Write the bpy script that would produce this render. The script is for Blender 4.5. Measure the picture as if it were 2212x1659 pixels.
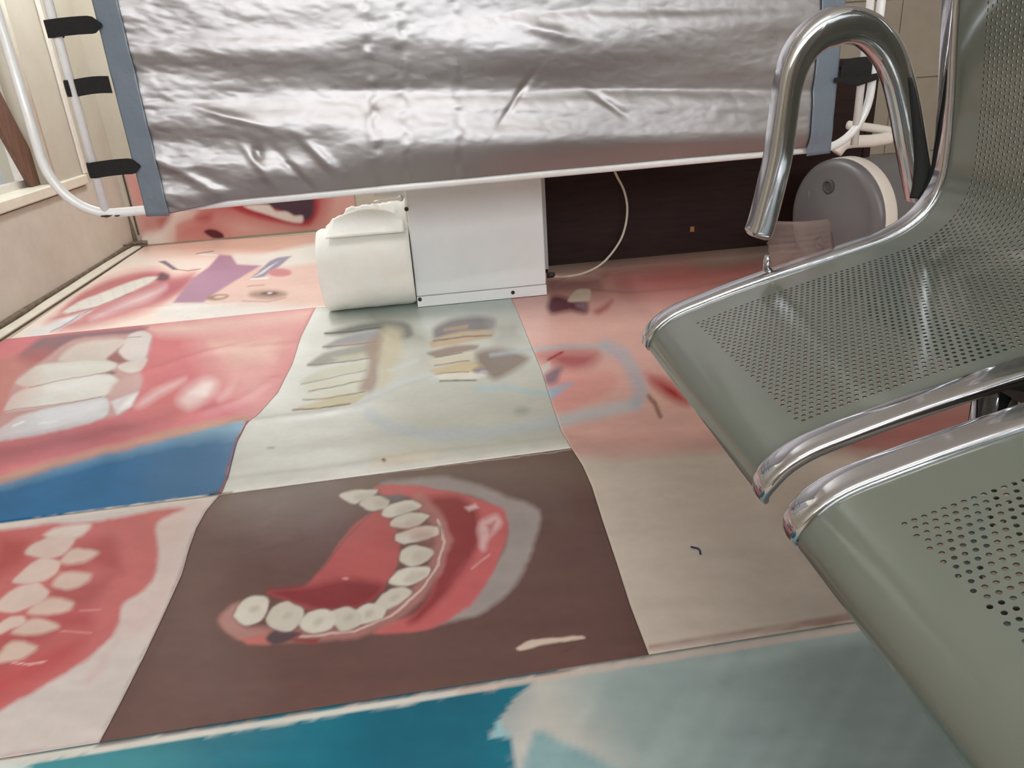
import bpy, math, random
import numpy as np
from mathutils import Vector, Matrix
random.seed(7)
rng = np.random.RandomState(11)

# ------------------------------------------------------------------ clear
for o in list(bpy.data.objects):
    bpy.data.objects.remove(o, do_unlink=True)
SC = bpy.context.scene
COL = SC.collection

# ------------------------------------------------------------------ camera
F_PX = 1612.0
CX, CY = 1106.0, 829.5
CAM_H = 0.83
_d = np.array([257., 3765., F_PX]); _y = np.array([-221., -675., F_PX])
_d /= np.linalg.norm(_d); _y -= _d * (_y @ _d); _y /= np.linalg.norm(_y)
_x = np.cross(_y, -_d)
if _x[0] < 0: _x = -_x
RW = np.stack([_x, _y, -_d])              # world = RW @ cam (cam: x right, y down, z forward)
cam_data = bpy.data.cameras.new('camera')
cam = bpy.data.objects.new('camera', cam_data)
COL.objects.link(cam)
cam_data.sensor_fit = 'HORIZONTAL'
cam_data.sensor_width = 36.0
cam_data.lens = F_PX / 2212.0 * 36.0
cam_data.clip_start = 0.02
_M = Matrix.Identity(4)
for r in range(3):
    _M[r][0] = RW[r, 0]; _M[r][1] = -RW[r, 1]; _M[r][2] = -RW[r, 2]
_M[2][3] = CAM_H
cam.matrix_world = _M
SC.camera = cam

# ------------------------------------------------------------------ world, daylight, exposure
world = bpy.data.worlds.new('daylight'); SC.world = world
world.use_nodes = True
_bg = world.node_tree.nodes['Background']
_bg.inputs[0].default_value = (0.86, 0.93, 1.0, 1)
_bg.inputs[1].default_value = 1.2

def area_light(name, loc, aim, sx, sy, power, color):
    l = bpy.data.lights.new(name, 'AREA'); l.shape = 'RECTANGLE'
    l.size = sx; l.size_y = sy; l.energy = power; l.color = color
    o = bpy.data.objects.new(name, l); COL.objects.link(o)
    o.location = loc
    d = Vector(aim) - Vector(loc)
    o.rotation_euler = d.to_track_quat('-Z', 'Y').to_euler()
    return o
# daylight entering by the window openings (outside the panes)
area_light('daylight_front_window', (0.7, -2.3, 1.85), (0.6, 2.5, 0.8), 4.4, 1.05, 154, (0.90, 0.96, 1.0))
area_light('daylight_far_window', (-2.35, 2.75, 1.75), (-0.9, 3.35, 0.5), 0.9, 0.9, 9, (0.98, 0.99, 1.0))
area_light('daylight_back_window', (-1.12, 4.75, 1.68), (-1.0, 3.0, 1.2), 0.8, 0.68, 2.5, (0.97, 0.99, 1.0))

SC.view_settings.view_transform = 'Standard'
SC.view_settings.look = 'None'
SC.view_settings.exposure = 0.0
SC.view_settings.gamma = 1.0
SC.view_settings.use_curve_mapping = False

# ------------------------------------------------------------------ survey helpers (photo pixel -> point of a known plane)
CAMP = np.array([0, 0, CAM_H])
def ray(px, py):
    return RW @ np.array([px - CX, py - CY, F_PX])
def on_z(px, py, z):
    r = ray(px, py); return CAMP + r * ((z - CAM_H) / r[2])
def on_y(px, py, Y):
    r = ray(px, py); return CAMP + r * (Y / r[1])
def on_x(px, py, X):
    r = ray(px, py); return CAMP + r * (X / r[0])
def on_plane(px, py, P, n):
    r = ray(px, py); return CAMP + r * (((P - CAMP) @ n) / (r @ n))
def project(P):
    c = (np.asarray(P) - CAMP) @ RW
    return CX + F_PX * c[..., 0] / c[..., 2], CY + F_PX * c[..., 1] / c[..., 2]

# ------------------------------------------------------------------ materials
def lin(c):
    return tuple(((v / 255.) / 12.92 if v / 255. <= 0.04045 else ((v / 255. + 0.055) / 1.055) ** 2.4) for v in c)
MATS = {}
def mat(name, rgb, rough=0.5, metal=0.0, noise=0.0, nscale=20.0, bump=0.0, bscale=60.0, coat=0.0, spec=0.5, second=None, trans=0.0, stretch=None, ior=None):
    m = bpy.data.materials.new(name); m.use_nodes = True
    nt = m.node_tree; b = nt.nodes['Principled BSDF']
    base = tuple(lin(rgb)) + (1,)
    b.inputs['Base Color'].default_value = base
    b.inputs['Roughness'].default_value = rough
    b.inputs['Metallic'].default_value = metal
    b.inputs['Specular IOR Level'].default_value = spec
    b.inputs['Coat Weight'].default_value = coat
    b.inputs['Coat Roughness'].default_value = 0.08
    if trans: b.inputs['Transmission Weight'].default_value = trans
    if ior: b.inputs['IOR'].default_value = ior
    tc = nt.nodes.new('ShaderNodeTexCoord'); mp = nt.nodes.new('ShaderNodeMapping')
    nt.links.new(tc.outputs['Object'], mp.inputs[0])
    if stretch: mp.inputs['Scale'].default_value = stretch
    if noise > 0:
        n = nt.nodes.new('ShaderNodeTexNoise'); n.inputs['Scale'].default_value = nscale
        n.inputs['Detail'].default_value = 6; n.inputs['Roughness'].default_value = 0.65
        nt.links.new(mp.outputs[0], n.inputs['Vector'])
        cr = nt.nodes.new('ShaderNodeValToRGB')
        cr.color_ramp.elements[0].position = 0.32; cr.color_ramp.elements[1].position = 0.72
        s = tuple(lin(second)) + (1,) if second else tuple(c * (1 - noise) for c in base[:3]) + (1,)
        cr.color_ramp.elements[0].color = s
        cr.color_ramp.elements[1].color = base
        nt.links.new(n.outputs['Fac'], cr.inputs[0])
        nt.links.new(cr.outputs[0], b.inputs['Base Color'])
    if bump > 0:
        n2 = nt.nodes.new('ShaderNodeTexNoise'); n2.inputs['Scale'].default_value = bscale
        n2.inputs['Detail'].default_value = 4
        nt.links.new(mp.outputs[0], n2.inputs['Vector'])
        bp = nt.nodes.new('ShaderNodeBump'); bp.inputs['Strength'].default_value = bump
        bp.inputs['Distance'].default_value = 0.01
        nt.links.new(n2.outputs['Fac'], bp.inputs['Height'])
        nt.links.new(bp.outputs[0], b.inputs['Normal'])
    MATS[name] = m
    return m

mat('floor_base', (196, 180, 160), 0.45, noise=0.15, nscale=8)
mat('wall_cream', (190, 182, 166), 0.6, noise=0.12, nscale=5, second=(180, 171, 154), bump=0.08, bscale=90)
mat('wall_dado', (204, 194, 180), 0.6, noise=0.3, nscale=7, second=(192, 181, 166), bump=0.15, bscale=40)
mat('ceiling_white', (225, 222, 215), 0.8)
mat('sill_paint', (226, 218, 200), 0.35, noise=0.15, nscale=14)
mat('trim_white', (222, 214, 204), 0.3, noise=0.1, nscale=30)
mat('groove_brown', (92, 66, 48), 0.7, noise=0.4, nscale=30)
mat('grime', (126, 112, 92), 0.85, noise=0.4, nscale=26, second=(82, 66, 52))
mat('tile_cream', (168, 156, 142), 0.3, noise=0.1, nscale=4, second=(156, 143, 128))
mat('grout', (128, 112, 94), 0.8)
mat('exterior_wall', (205, 204, 200), 0.8, noise=0.1)
mat('plank_wood', (120, 84, 66), 0.6, noise=0.5, nscale=9, second=(84, 56, 44), stretch=(8, 8, 1))
mat('frame_white', (232, 230, 228), 0.28, noise=0.08, nscale=40, coat=0.3)
mat('rust', (70, 50, 40), 0.8, noise=0.4, nscale=80)
mat('strip_blue_grey', (112, 122, 134), 0.34, bump=0.5, bscale=22)
mat('strap_black', (24, 22, 22), 0.85, bump=0.5, bscale=400)
mat('cabinet_white', (238, 238, 238), 0.35, noise=0.06, nscale=6)
mat('screw_dark', (60, 54, 50), 0.5, metal=0.6)
mat('paper_white', (244, 242, 236), 0.85, noise=0.05, nscale=10, second=(240, 235, 224), bump=0.1, bscale=60)
mat('paper_edge', (232, 222, 196), 0.9)
mat('wood_dark', (50, 30, 26), 0.62, spec=0.2, noise=0.5, nscale=6, second=(34, 20, 18), stretch=(1, 6, 10))
mat('edge_grey', (190, 186, 188), 0.4)
mat('sticker', (150, 98, 52), 0.6)
mat('cable_cream', (206, 192, 174), 0.45)
mat('plug_dark', (52, 46, 46), 0.5)
mat('drum_grey', (108, 105, 106), 0.36, noise=0.08, nscale=10)
mat('drum_dark', (74, 70, 70), 0.5)
mat('plastic_white', (224, 214, 204), 0.4)
mat('chrome', (196, 196, 200), 0.08, metal=1.0, noise=0.06, nscale=60)
mat('seat_enamel', (108, 113, 104), 0.17, metal=0.08, coat=0.3, bump=0.004, bscale=8)
mat('seat_steel', (60, 60, 62), 0.4, metal=0.7)
mat('blocker_brown', (84, 70, 62), 0.6, noise=0.3, nscale=8)  # dark brown for the added light-blocking partition
mat('seat_under', (38, 38, 36), 0.7)  # near-black underside and hole rims, painting in the shade of the holes
mat('rubber_black', (22, 22, 22), 0.8)
mat('hardware_bright', (235, 232, 230), 0.2, metal=0.7)
mat('thread_blue', (46, 54, 84), 0.8)

def make_silver():
    m = mat('silver_fabric', (156, 151, 151), 0.42, metal=0.86, bump=0.035, bscale=40)
    return m
make_silver()
def make_clear():
    m = bpy.data.materials.new('clear_plastic'); m.use_nodes = True
    nt = m.node_tree; nt.nodes.clear()
    out = nt.nodes.new('ShaderNodeOutputMaterial'); mix = nt.nodes.new('ShaderNodeMixShader')
    t = nt.nodes.new('ShaderNodeBsdfTransparent'); p = nt.nodes.new('ShaderNodeBsdfPrincipled')
    p.inputs['Base Color'].default_value = tuple(lin((176, 150, 142))) + (1,)
    p.inputs['Roughness'].default_value = 0.2
    t.inputs[0].default_value = (0.97, 0.93, 0.92, 1)
    w = nt.nodes.new('ShaderNodeTexNoise'); w.inputs['Scale'].default_value = 30
    tc = nt.nodes.new('ShaderNodeTexCoord'); nt.links.new(tc.outputs['Object'], w.inputs['Vector'])
    mr = nt.nodes.new('ShaderNodeMapRange'); mr.inputs['To Min'].default_value = 0.14; mr.inputs['To Max'].default_value = 0.36
    nt.links.new(w.outputs['Fac'], mr.inputs['Value']); nt.links.new(mr.outputs[0], mix.inputs[0])
    nt.links.new(t.outputs[0], mix.inputs[1]); nt.links.new(p.outputs[0], mix.inputs[2])
    nt.links.new(mix.outputs[0], out.inputs[0])
    MATS['clear_plastic'] = m
make_clear()
def make_pane():
    m = bpy.data.materials.new('window_pane'); m.use_nodes = True
    nt = m.node_tree; nt.nodes.clear()
    out = nt.nodes.new('ShaderNodeOutputMaterial'); mix = nt.nodes.new('ShaderNodeMixShader')
    t = nt.nodes.new('ShaderNodeBsdfTransparent'); g = nt.nodes.new('ShaderNodeBsdfGlossy')
    g.inputs['Roughness'].default_value = 0.02
    mix.inputs[0].default_value = 0.05
    nt.links.new(t.outputs[0], mix.inputs[1]); nt.links.new(g.outputs[0], mix.inputs[2])
    nt.links.new(mix.outputs[0], out.inputs[0]); MATS['window_pane'] = m
make_pane()
def make_emit(name, rgb, s):
    m = bpy.data.materials.new(name); m.use_nodes = True
    nt = m.node_tree; nt.nodes.clear()
    out = nt.nodes.new('ShaderNodeOutputMaterial'); e = nt.nodes.new('ShaderNodeEmission')
    e.inputs[0].default_value = rgb + (1,); e.inputs[1].default_value = s
    nt.links.new(e.outputs[0], out.inputs[0]); MATS[name] = m
make_emit('tube_light', (1.0, 0.98, 0.95), 85.0)
make_emit('tube_light_bright', (0.9, 0.96, 1.0), 285.0)
def make_print(name, rough, bump):
    m = bpy.data.materials.new(name); m.use_nodes = True
    nt = m.node_tree; b = nt.nodes['Principled BSDF']
    a = nt.nodes.new('ShaderNodeAttribute'); a.attribute_name = 'print'
    n3 = nt.nodes.new('ShaderNodeTexNoise'); n3.inputs['Scale'].default_value = 55; n3.inputs['Detail'].default_value = 5
    mr = nt.nodes.new('ShaderNodeMapRange'); mr.inputs['To Min'].default_value = 0.94; mr.inputs['To Max'].default_value = 1.05
    mx = nt.nodes.new('ShaderNodeVectorMath'); mx.operation = 'SCALE'
    nt.links.new(n3.outputs['Fac'], mr.inputs['Value']); nt.links.new(a.outputs['Color'], mx.inputs[0]); nt.links.new(mr.outputs[0], mx.inputs['Scale'])
    nt.links.new(mx.outputs[0], b.inputs['Base Color'])
    b.inputs['Roughness'].default_value = rough
    b.inputs['Specular IOR Level'].default_value = 0.32
    tc = nt.nodes.new('ShaderNodeTexCoord'); n2 = nt.nodes.new('ShaderNodeTexNoise')
    nt.links.new(tc.outputs['Object'], n3.inputs['Vector'])
    n2.inputs['Scale'].default_value = 7; n2.inputs['Detail'].default_value = 3
    nt.links.new(tc.outputs['Object'], n2.inputs['Vector'])
    bp = nt.nodes.new('ShaderNodeBump'); bp.inputs['Strength'].default_value = bump; bp.inputs['Distance'].default_value = 0.02
    nt.links.new(n2.outputs['Fac'], bp.inputs['Height']); nt.links.new(bp.outputs[0], b.inputs['Normal'])
    MATS[name] = m
make_print('vinyl_print', 0.25, 0.13)
make_print('poster_print', 0.45, 0.05)

# ------------------------------------------------------------------ mesh helpers
class MB:
    def __init__(s): s.v = []; s.f = []
    def add(s, vs, fs):
        o = len(s.v); s.v += [tuple(map(float, p)) for p in vs]; s.f += [tuple(i + o for i in f) for f in fs]; return s
    def box(s, a, b, bev=0.0):
        x0, y0, z0 = a; x1, y1, z1 = b
        if bev <= 0:
            return s.add([(x0,y0,z0),(x1,y0,z0),(x1,y1,z0),(x0,y1,z0),(x0,y0,z1),(x1,y0,z1),(x1,y1,z1),(x0,y1,z1)],
                  [(0,3,2,1),(4,5,6,7),(0,1,5,4),(1,2,6,5),(2,3,7,6),(3,0,4,7)])
        vs = []; idx = {}
        for sx in (0, 1):
            for sy in (0, 1):
                for sz in (0, 1):
                    c = ((x0, x1)[sx], (y0, y1)[sy], (z0, z1)[sz]); d = (1 - 2*sx, 1 - 2*sy, 1 - 2*sz)
                    for ax in range(3):
                        p = list(c)
                        for k in range(3):
                            if k != ax: p[k] += d[k] * bev
                        idx[(sx, sy, sz, ax)] = len(vs); vs.append(p)
        fs = []
        for ax in range(3):
            for sd in (0, 1):
                q = []
                for a_, b_ in ((0,0),(1,0),(1,1),(0,1)):
                    key = [0,0,0]; key[ax] = sd; key[(ax+1)%3] = a_; key[(ax+2)%3] = b_
                    q.append(idx[(key[0], key[1], key[2], ax)])
                fs.append(tuple(q) if sd else tuple(q[::-1]))
        for ax in range(3):
            b1, b2 = (ax+1)%3, (ax+2)%3
            for s1 in (0,1):
                for s2 in (0,1):
                    k0 = [0,0,0]; k1 = [0,0,0]; k0[b1]=k1[b1]=s1; k0[b2]=k1[b2]=s2; k1[ax]=1
                    q = (idx[tuple(k0)+(b1,)], idx[tuple(k1)+(b1,)], idx[tuple(k1)+(b2,)], idx[tuple(k0)+(b2,)])
                    fs.append(q if (s1 ^ s2) else q[::-1])
        for sx in (0,1):
            for sy in (0,1):
                for sz in (0,1):
                    q = tuple(idx[(sx,sy,sz,k)] for k in range(3))
                    fs.append(q if (sx+sy+sz)%2 else q[::-1])
        return s.add(vs, fs)
    def sweep(s, pts, ra, rb=None, axis=None, n=12, caps=True, power=2.0):
        """tube along pts; ra: radius in the bending plane, rb: radius along `axis`"""
        P = [np.array(p, float) for p in pts]; m = len(P)
        ra = [ra]*m if np.isscalar(ra) else ra
        rb = ra if rb is None else ([rb]*m if np.isscalar(rb) else rb)
        vs = []; prev = None
        for i in range(m):
            t = P[min(i+1, m-1)] - P[max(i-1, 0)]; t /= np.linalg.norm(t)
            if axis is not None:
                bq = np.array(axis, float); bq = bq - t * (bq @ t); bq /= np.linalg.norm(bq)
            else:
                if prev is None:
                    g = np.array([0, 0, 1.]) if abs(t[2]) < 0.9 else np.array([1., 0, 0])
                    bq = np.cross(t, g); bq /= np.linalg.norm(bq)
                else:
                    bq = prev - t * (prev @ t); bq /= np.linalg.norm(bq)
                prev = bq
            nq = np.cross(bq, t)
            for k in range(n):
                a = 2 * math.pi * k / n
                ca, sa = math.cos(a), math.sin(a)
                ex = 2.0 / power
                ca = math.copysign(abs(ca) ** ex, ca); sa = math.copysign(abs(sa) ** ex, sa)
                vs.append(P[i] + nq * ca * ra[i] + bq * sa * rb[i])
        fs = []
        for i in range(m - 1):
            for k in range(n):
                fs.append((i*n + k, i*n + (k+1) % n, (i+1)*n + (k+1) % n, (i+1)*n + k))
        if caps:
            fs.append(tuple(range(n))[::-1]); fs.append(tuple(range((m-1)*n, m*n)))
        return s.add(vs, fs)
    def lathe(s, prof, c, ax, n=48):
        """prof: list of (r, h); axis vector ax from c"""
        ax = np.array(ax, float); ax /= np.linalg.norm(ax)
        g = np.array([0, 0, 1.]) if abs(ax[2]) < 0.9 else np.array([1., 0, 0])
        u = np.cross(g, ax); u /= np.linalg.norm(u); w = np.cross(ax, u); c = np.array(c, float)
        vs = []
        for r, h in prof:
            for k in range(n):
                a = 2 * math.pi * k / n
                vs.append(c + ax * h + (u * math.cos(a) + w * math.sin(a)) * r)
        fs = []
        for i in range(len(prof) - 1):
            for k in range(n):
                fs.append((i*n + k, i*n + (k+1) % n, (i+1)*n + (k+1) % n, (i+1)*n + k))
        fs.append(tuple(range(n))[::-1]); fs.append(tuple(range((len(prof)-1)*n, len(prof)*n)))
        return s.add(vs, fs)
    def build(s, name, m, parent=None, smooth=False, origin=None, angle=None):
        me = bpy.data.meshes.new(name)
        v = s.v
        par = np.zeros(3)
        if parent is not None:
            q = parent
            while q is not None:
                par += np.array(q.location); q = q.parent
        org = np.array(origin, float) if origin is not None else (par if parent is not None else np.zeros(3))
        v = [(p[0]-org[0], p[1]-org[1], p[2]-org[2]) for p in v]
        me.from_pydata(v, [], s.f); me.update()
        if smooth:
            me.polygons.foreach_set('use_smooth', [True] * len(me.polygons))
        me.materials.append(MATS[m])
        o = bpy.data.objects.new(name, me); COL.objects.link(o)
        o.location = org - par
        if parent is not None: o.parent = parent
        if smooth and angle:
            try: me.set_sharp_from_angle(angle=math.radians(angle))
            except Exception: pass
        return o

def tag(o, label=None, cat=None, group=None, kind=None):
    if label: o['label'] = label
    if cat: o['category'] = cat
    if group: o['group'] = group
    if kind: o['kind'] = kind
    return o
def empty(name, loc):
    o = bpy.data.objects.new(name, None); COL.objects.link(o); o.location = loc; o.empty_display_size = 0.05
    return o
def spline(pts, per=8):
    P = np.array(pts, float); out = []
    n = len(P)
    for i in range(n - 1):
        p0 = P[max(i-1, 0)]; p1 = P[i]; p2 = P[i+1]; p3 = P[min(i+2, n-1)]
        for k in range(per):
            t = k / per
            out.append(0.5 * ((2*p1) + (-p0+p2)*t + (2*p0-5*p1+4*p2-p3)*t*t + (-p0+3*p1-3*p2+p3)*t**3))
    out.append(P[-1]); return np.array(out)
def resample(P, n):
    d = np.r_[0, np.cumsum(np.linalg.norm(np.diff(P, axis=0), axis=1))]
    s = np.linspace(0, d[-1], n)
    return np.stack([np.interp(s, d, P[:, k]) for k in range(P.shape[1])], 1), s
def vnoise(x, y, seed=0):
    r = np.random.RandomState(seed); T = r.rand(64, 64)
    xi = np.floor(x).astype(int); yi = np.floor(y).astype(int)
    fx = x - xi; fy = y - yi
    fx = fx*fx*(3-2*fx); fy = fy*fy*(3-2*fy)
    g = lambda a, b: T[a % 64, b % 64]
    return (g(xi, yi)*(1-fx) + g(xi+1, yi)*fx)*(1-fy) + (g(xi, yi+1)*(1-fx) + g(xi+1, yi+1)*fx)*fy

# ================================================================== STRUCTURE
XL, XR, YB, YF, ZC = -1.665, 3.45, 4.50, -2.0, 2.60
fl = MB().box((XL - 0.3, YF, -0.05), (XR, YB + 0.2, 0.0)).build('floor', 'floor_base'); tag(fl, kind='structure')
ce = MB().box((XL - 0.25, YF, ZC), (XR + 0.2, YB + 0.2, ZC + 0.1)).build('ceiling', 'ceiling_white'); tag(ce, kind='structure')
# left wall: dado below the sill, piers, head above the windows
SILL0, SILL1 = 0.415, 0.463
W1Y0, W1Y1 = 2.75, 3.72      # window seen at the left border
HEAD = 2.0
wl = tag(MB().box((XL - 0.2, YF, 0), (XL, YB + 0.2, SILL0)).build('wall_left', 'wall_dado'), kind='structure')
up = MB()
for a, b in ((YF, W1Y0), (W1Y1, YB + 0.2)):
    up.box((XL - 0.2, a, SILL1), (XL, b, HEAD))
up.box((XL - 0.2, YF, HEAD), (XL, YB + 0.2, ZC))
up.build('upper_wall', 'wall_cream', wl)
sill = MB().box((XL - 0.2, YF, SILL0), (XL + 0.018, 4.07, SILL1), 0.006).build('window_sill', 'sill_paint', wl)
MB().box((XL - 0.2, 4.07, SILL0), (XL, YB + 0.2, SILL1)).build('upper_wall', 'wall_cream', wl)
MB().box((XL - 0.001, 2.3, SILL0 - 0.006), (XL + 0.004, 4.05, SILL0)).build('sill_joint', 'groove_brown', wl)
# pier trim (rounded white bead on the window jamb) and the shallow mouldings beside it
MB().sweep([(XL + 0.004, W1Y1, SILL1), (XL + 0.004, W1Y1, HEAD)], 0.018, n=14).build('jamb_bead', 'sill_paint', wl, smooth=True)
MB().box((XL, 4.06, SILL1), (XL + 0.012, 4.10, HEAD), 0.004).build('pier_moulding', 'trim_white', wl)
# baseboard strip and groove at the foot of the left wall
bb = MB().add([(XL, -2, 0), (XL + 0.036, -2, 0), (XL + 0.034, -2, 0.008), (XL, -2, 0.03),
               (XL, YB, 0), (XL + 0.036, YB, 0), (XL + 0.034, YB, 0.008), (XL, YB, 0.03)],
              [(0,1,2,3), (7,6,5,4), (1,5,6,2), (2,6,7,3), (0,3,7,4)]).build('baseboard_left', 'sill_paint'); tag(bb, kind='structure')
MB().box((XL + 0.036, -2, 0.0), (XL + 0.046, YB, 0.004)).build('floor_groove', 'groove_brown', bb)
gp = MB()
yy = np.linspace(2.3, 4.48, 60)
prof = [(XL + 0.0015, y, 0.030 + 0.0025*vnoise(np.array([y*6.0]), np.array([0.3]), 8)[0]) for y in yy]
gp.sweep(prof, [0.006 + 0.011*vnoise(np.array([y*4.5]), np.array([2.3]), 18)[0] for y in yy], n=8).build('dirt_seam', 'grime', bb, smooth=True)
# grimy mastic in the corner behind the screen
cg = MB()
cg.sweep(spline([(XL+0.004, 4.32, 0.05), (XL+0.012, 4.42, 0.035), (XL+0.03, 4.48, 0.03), (XL+0.07, 4.492, 0.022)], 6), list(np.linspace(0.004, 0.014, 19)), n=10)
cg.sweep(spline([(XL+0.006, 4.49, 0.02), (XL+0.008, 4.493, 0.10), (XL+0.004, 4.495, 0.19)], 6), list(np.linspace(0.016, 0.003, 13)), n=10)
cg.build('corner_mastic', 'grime', wl, smooth=True)
# window_1: white frame, pane; board outside
w1 = MB()
fx0, fx1 = XL - 0.13, XL - 0.09
w1.box((fx0, W1Y0, SILL1), (fx1, W1Y0 + 0.04, HEAD)); w1.box((fx0, W1Y1 - 0.05, SILL1), (fx1, W1Y1, HEAD))
w1.box((fx0, W1Y0 + 0.04, SILL1), (fx1, W1Y1 - 0.05, SILL1 + 0.03)); w1.box((fx0, W1Y0 + 0.04, HEAD - 0.04), (fx1, W1Y1 - 0.05, HEAD))
win1 = tag(w1.build('window_1', 'trim_white'), kind='structure')
MB().box((XL - 0.112, W1Y0 + 0.03, SILL1 + 0.02), (XL - 0.108, W1Y1 - 0.04, HEAD - 0.03)).build('pane', 'window_pane', win1)
# outside ground and a pale neighbouring wall
tag(MB().box((-3.2, -4, -0.3), (XL - 0.3, 9, -0.02)).build('ground_outside', 'exterior_wall'), kind='structure')
tag(MB().box((-2.75, 3.2, -0.02), (-2.6, 8.5, 2.6)).build('wall_outside', 'exterior_wall'), kind='structure')

# back wall with a window behind the screen
BW = (-1.56, -0.70, 1.33, 2.05)
wb = MB()
wb.box((XL, YB, 0), (BW[0], YB + 0.2, ZC)); wb.box((BW[1], YB, 0), (XR, YB + 0.2, ZC))
wb.box((BW[0], YB, 0), (BW[1], YB + 0.2, BW[2])); wb.box((BW[0], YB, BW[3]), (BW[1], YB + 0.2, ZC))
wall_back = tag(wb.build('wall_back', 'wall_cream'), kind='structure')
w3 = MB()
for a, b in (((BW[0], BW[2]), (BW[0] + 0.05, BW[3])), ((BW[1] - 0.05, BW[2]), (BW[1], BW[3])), ((BW[0], BW[2]), (BW[1], BW[2] + 0.05)),
             ((BW[0], BW[3] - 0.05), (BW[1], BW[3])), (((BW[0]+BW[1])/2 - 0.025, BW[2]), ((BW[0]+BW[1])/2 + 0.025, BW[3]))):
    w3.box((a[0], YB + 0.06, a[1]), (b[0], YB + 0.10, b[1]))
win3 = tag(w3.build('window_2', 'trim_white'), kind='structure')
MB().box((BW[0] + 0.03, YB + 0.078, BW[2] + 0.03), (BW[1] - 0.03, YB + 0.082, BW[3] - 0.03)).build('pane', 'window_pane', win3)
# glazed tiles on the right part of the back wall
TS = 0.43
tx0 = 2.855 - 2 * TS
gb = MB().box((tx0 - 0.01, YB - 0.006, 0.0), (XR, YB + 0.001, 2.33)).build('tile_bed', 'grout', wall_back)
tile_me = None
for i in range(4):
    for j in range(6):
        x0 = tx0 + i * TS; z0 = 0.605 - 2 * TS + j * TS
        x1 = min(x0 + TS, XR); zz0 = max(z0, 0.0)
        if z0 + TS > 2.34: continue
        if z0 + TS <= 0.02: continue
        MB().box((x0 + 0.003, YB - 0.012, zz0 + 0.003), (x1 - 0.003, YB - 0.005, z0 + TS - 0.003), 0.0015).build('tile', 'tile_cream', wall_back)
# unseen low partition, added to block light behind and under the seats
tag(MB().box((0.985, YF, 0), (1.06, 1.04, 1.05), 0.004).build('wall_light_blocker', 'blocker_brown'), kind='structure')
wr = tag(MB().box((XR, YF, 0), (XR + 0.2, YB + 0.2, ZC)).build('wall_right', 'wall_cream'), kind='structure')
FW_ = (-1.5, 2.9, 1.3, 2.4)
wfm = MB()
wfm.box((XL - 0.2, YF - 0.2, 0), (FW_[0], YF, ZC)); wfm.box((FW_[1], YF - 0.2, 0), (XR + 0.2, YF, ZC))
wfm.box((FW_[0], YF - 0.2, 0), (FW_[1], YF, FW_[2])); wfm.box((FW_[0], YF - 0.2, FW_[3]), (FW_[1], YF, ZC))
wf = tag(wfm.build('wall_front', 'wall_cream'), kind='structure')
w4 = MB()
for x in np.linspace(FW_[0], FW_[1] - 0.05, 5): w4.box((x, YF - 0.12, FW_[2]), (x + 0.05, YF - 0.08, FW_[3]))
w4.box((FW_[0], YF - 0.12, FW_[2]), (FW_[1], YF - 0.08, FW_[2] + 0.05)); w4.box((FW_[0], YF - 0.12, FW_[3] - 0.05), (FW_[1], YF - 0.08, FW_[3]))
win4 = tag(w4.build('window_3', 'trim_white'), kind='structure')
MB().box((FW_[0] + 0.03, YF - 0.102, FW_[2] + 0.03), (FW_[1] - 0.03, YF - 0.098, FW_[3] - 0.03)).build('pane', 'window_pane', win4)

# ================================================================== PRINTED SHEETS
def poly_alpha(px, py, pts, feather):
    P = np.array(pts, float)
    x0, y0 = P.min(0) - feather - 1; x1, y1 = P.max(0) + feather + 1
    out = np.zeros(px.shape)
    sel = (px >= x0) & (px <= x1) & (py >= y0) & (py <= y1)
    if not sel.any(): return out
    x = px[sel]; y = py[sel]
    ins = np.zeros(x.shape, bool); dmin = np.full(x.shape, 1e9)
    n = len(P)
    for i in range(n):
        ax, ay = P[i]; bx, by = P[(i+1) % n]
        c = ((ay > y) != (by > y))
        with np.errstate(divide='ignore', invalid='ignore'):
            xx = (bx-ax)*(y-ay)/(by-ay+1e-12)+ax
        ins ^= c & (x < xx)
        dx, dy = bx-ax, by-ay; L = dx*dx+dy*dy+1e-9
        t = np.clip(((x-ax)*dx+(y-ay)*dy)/L, 0, 1)
        dmin = np.minimum(dmin, np.hypot(x-ax-t*dx, y-ay-t*dy))
    sd = np.where(ins, dmin, -dmin)
    out[sel] = np.clip(0.5 + sd/(2*max(feather, 0.5)), 0, 1)
    return out
def line_alpha(px, py, pts, w, feather):
    P = np.array(pts, float); dmin = np.full(px.shape, 1e9)
    for i in range(len(P)-1):
        ax, ay = P[i]; bx, by = P[i+1]; dx, dy = bx-ax, by-ay; L = dx*dx+dy*dy+1e-9
        t = np.clip(((px-ax)*dx+(py-ay)*dy)/L, 0, 1)
        dmin = np.minimum(dmin, np.hypot(px-ax-t*dx, py-ay-t*dy))
    return np.clip(0.5 + (w/2 - dmin)/(2*max(feather, 0.5)), 0, 1)
INK = 0.98
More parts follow.
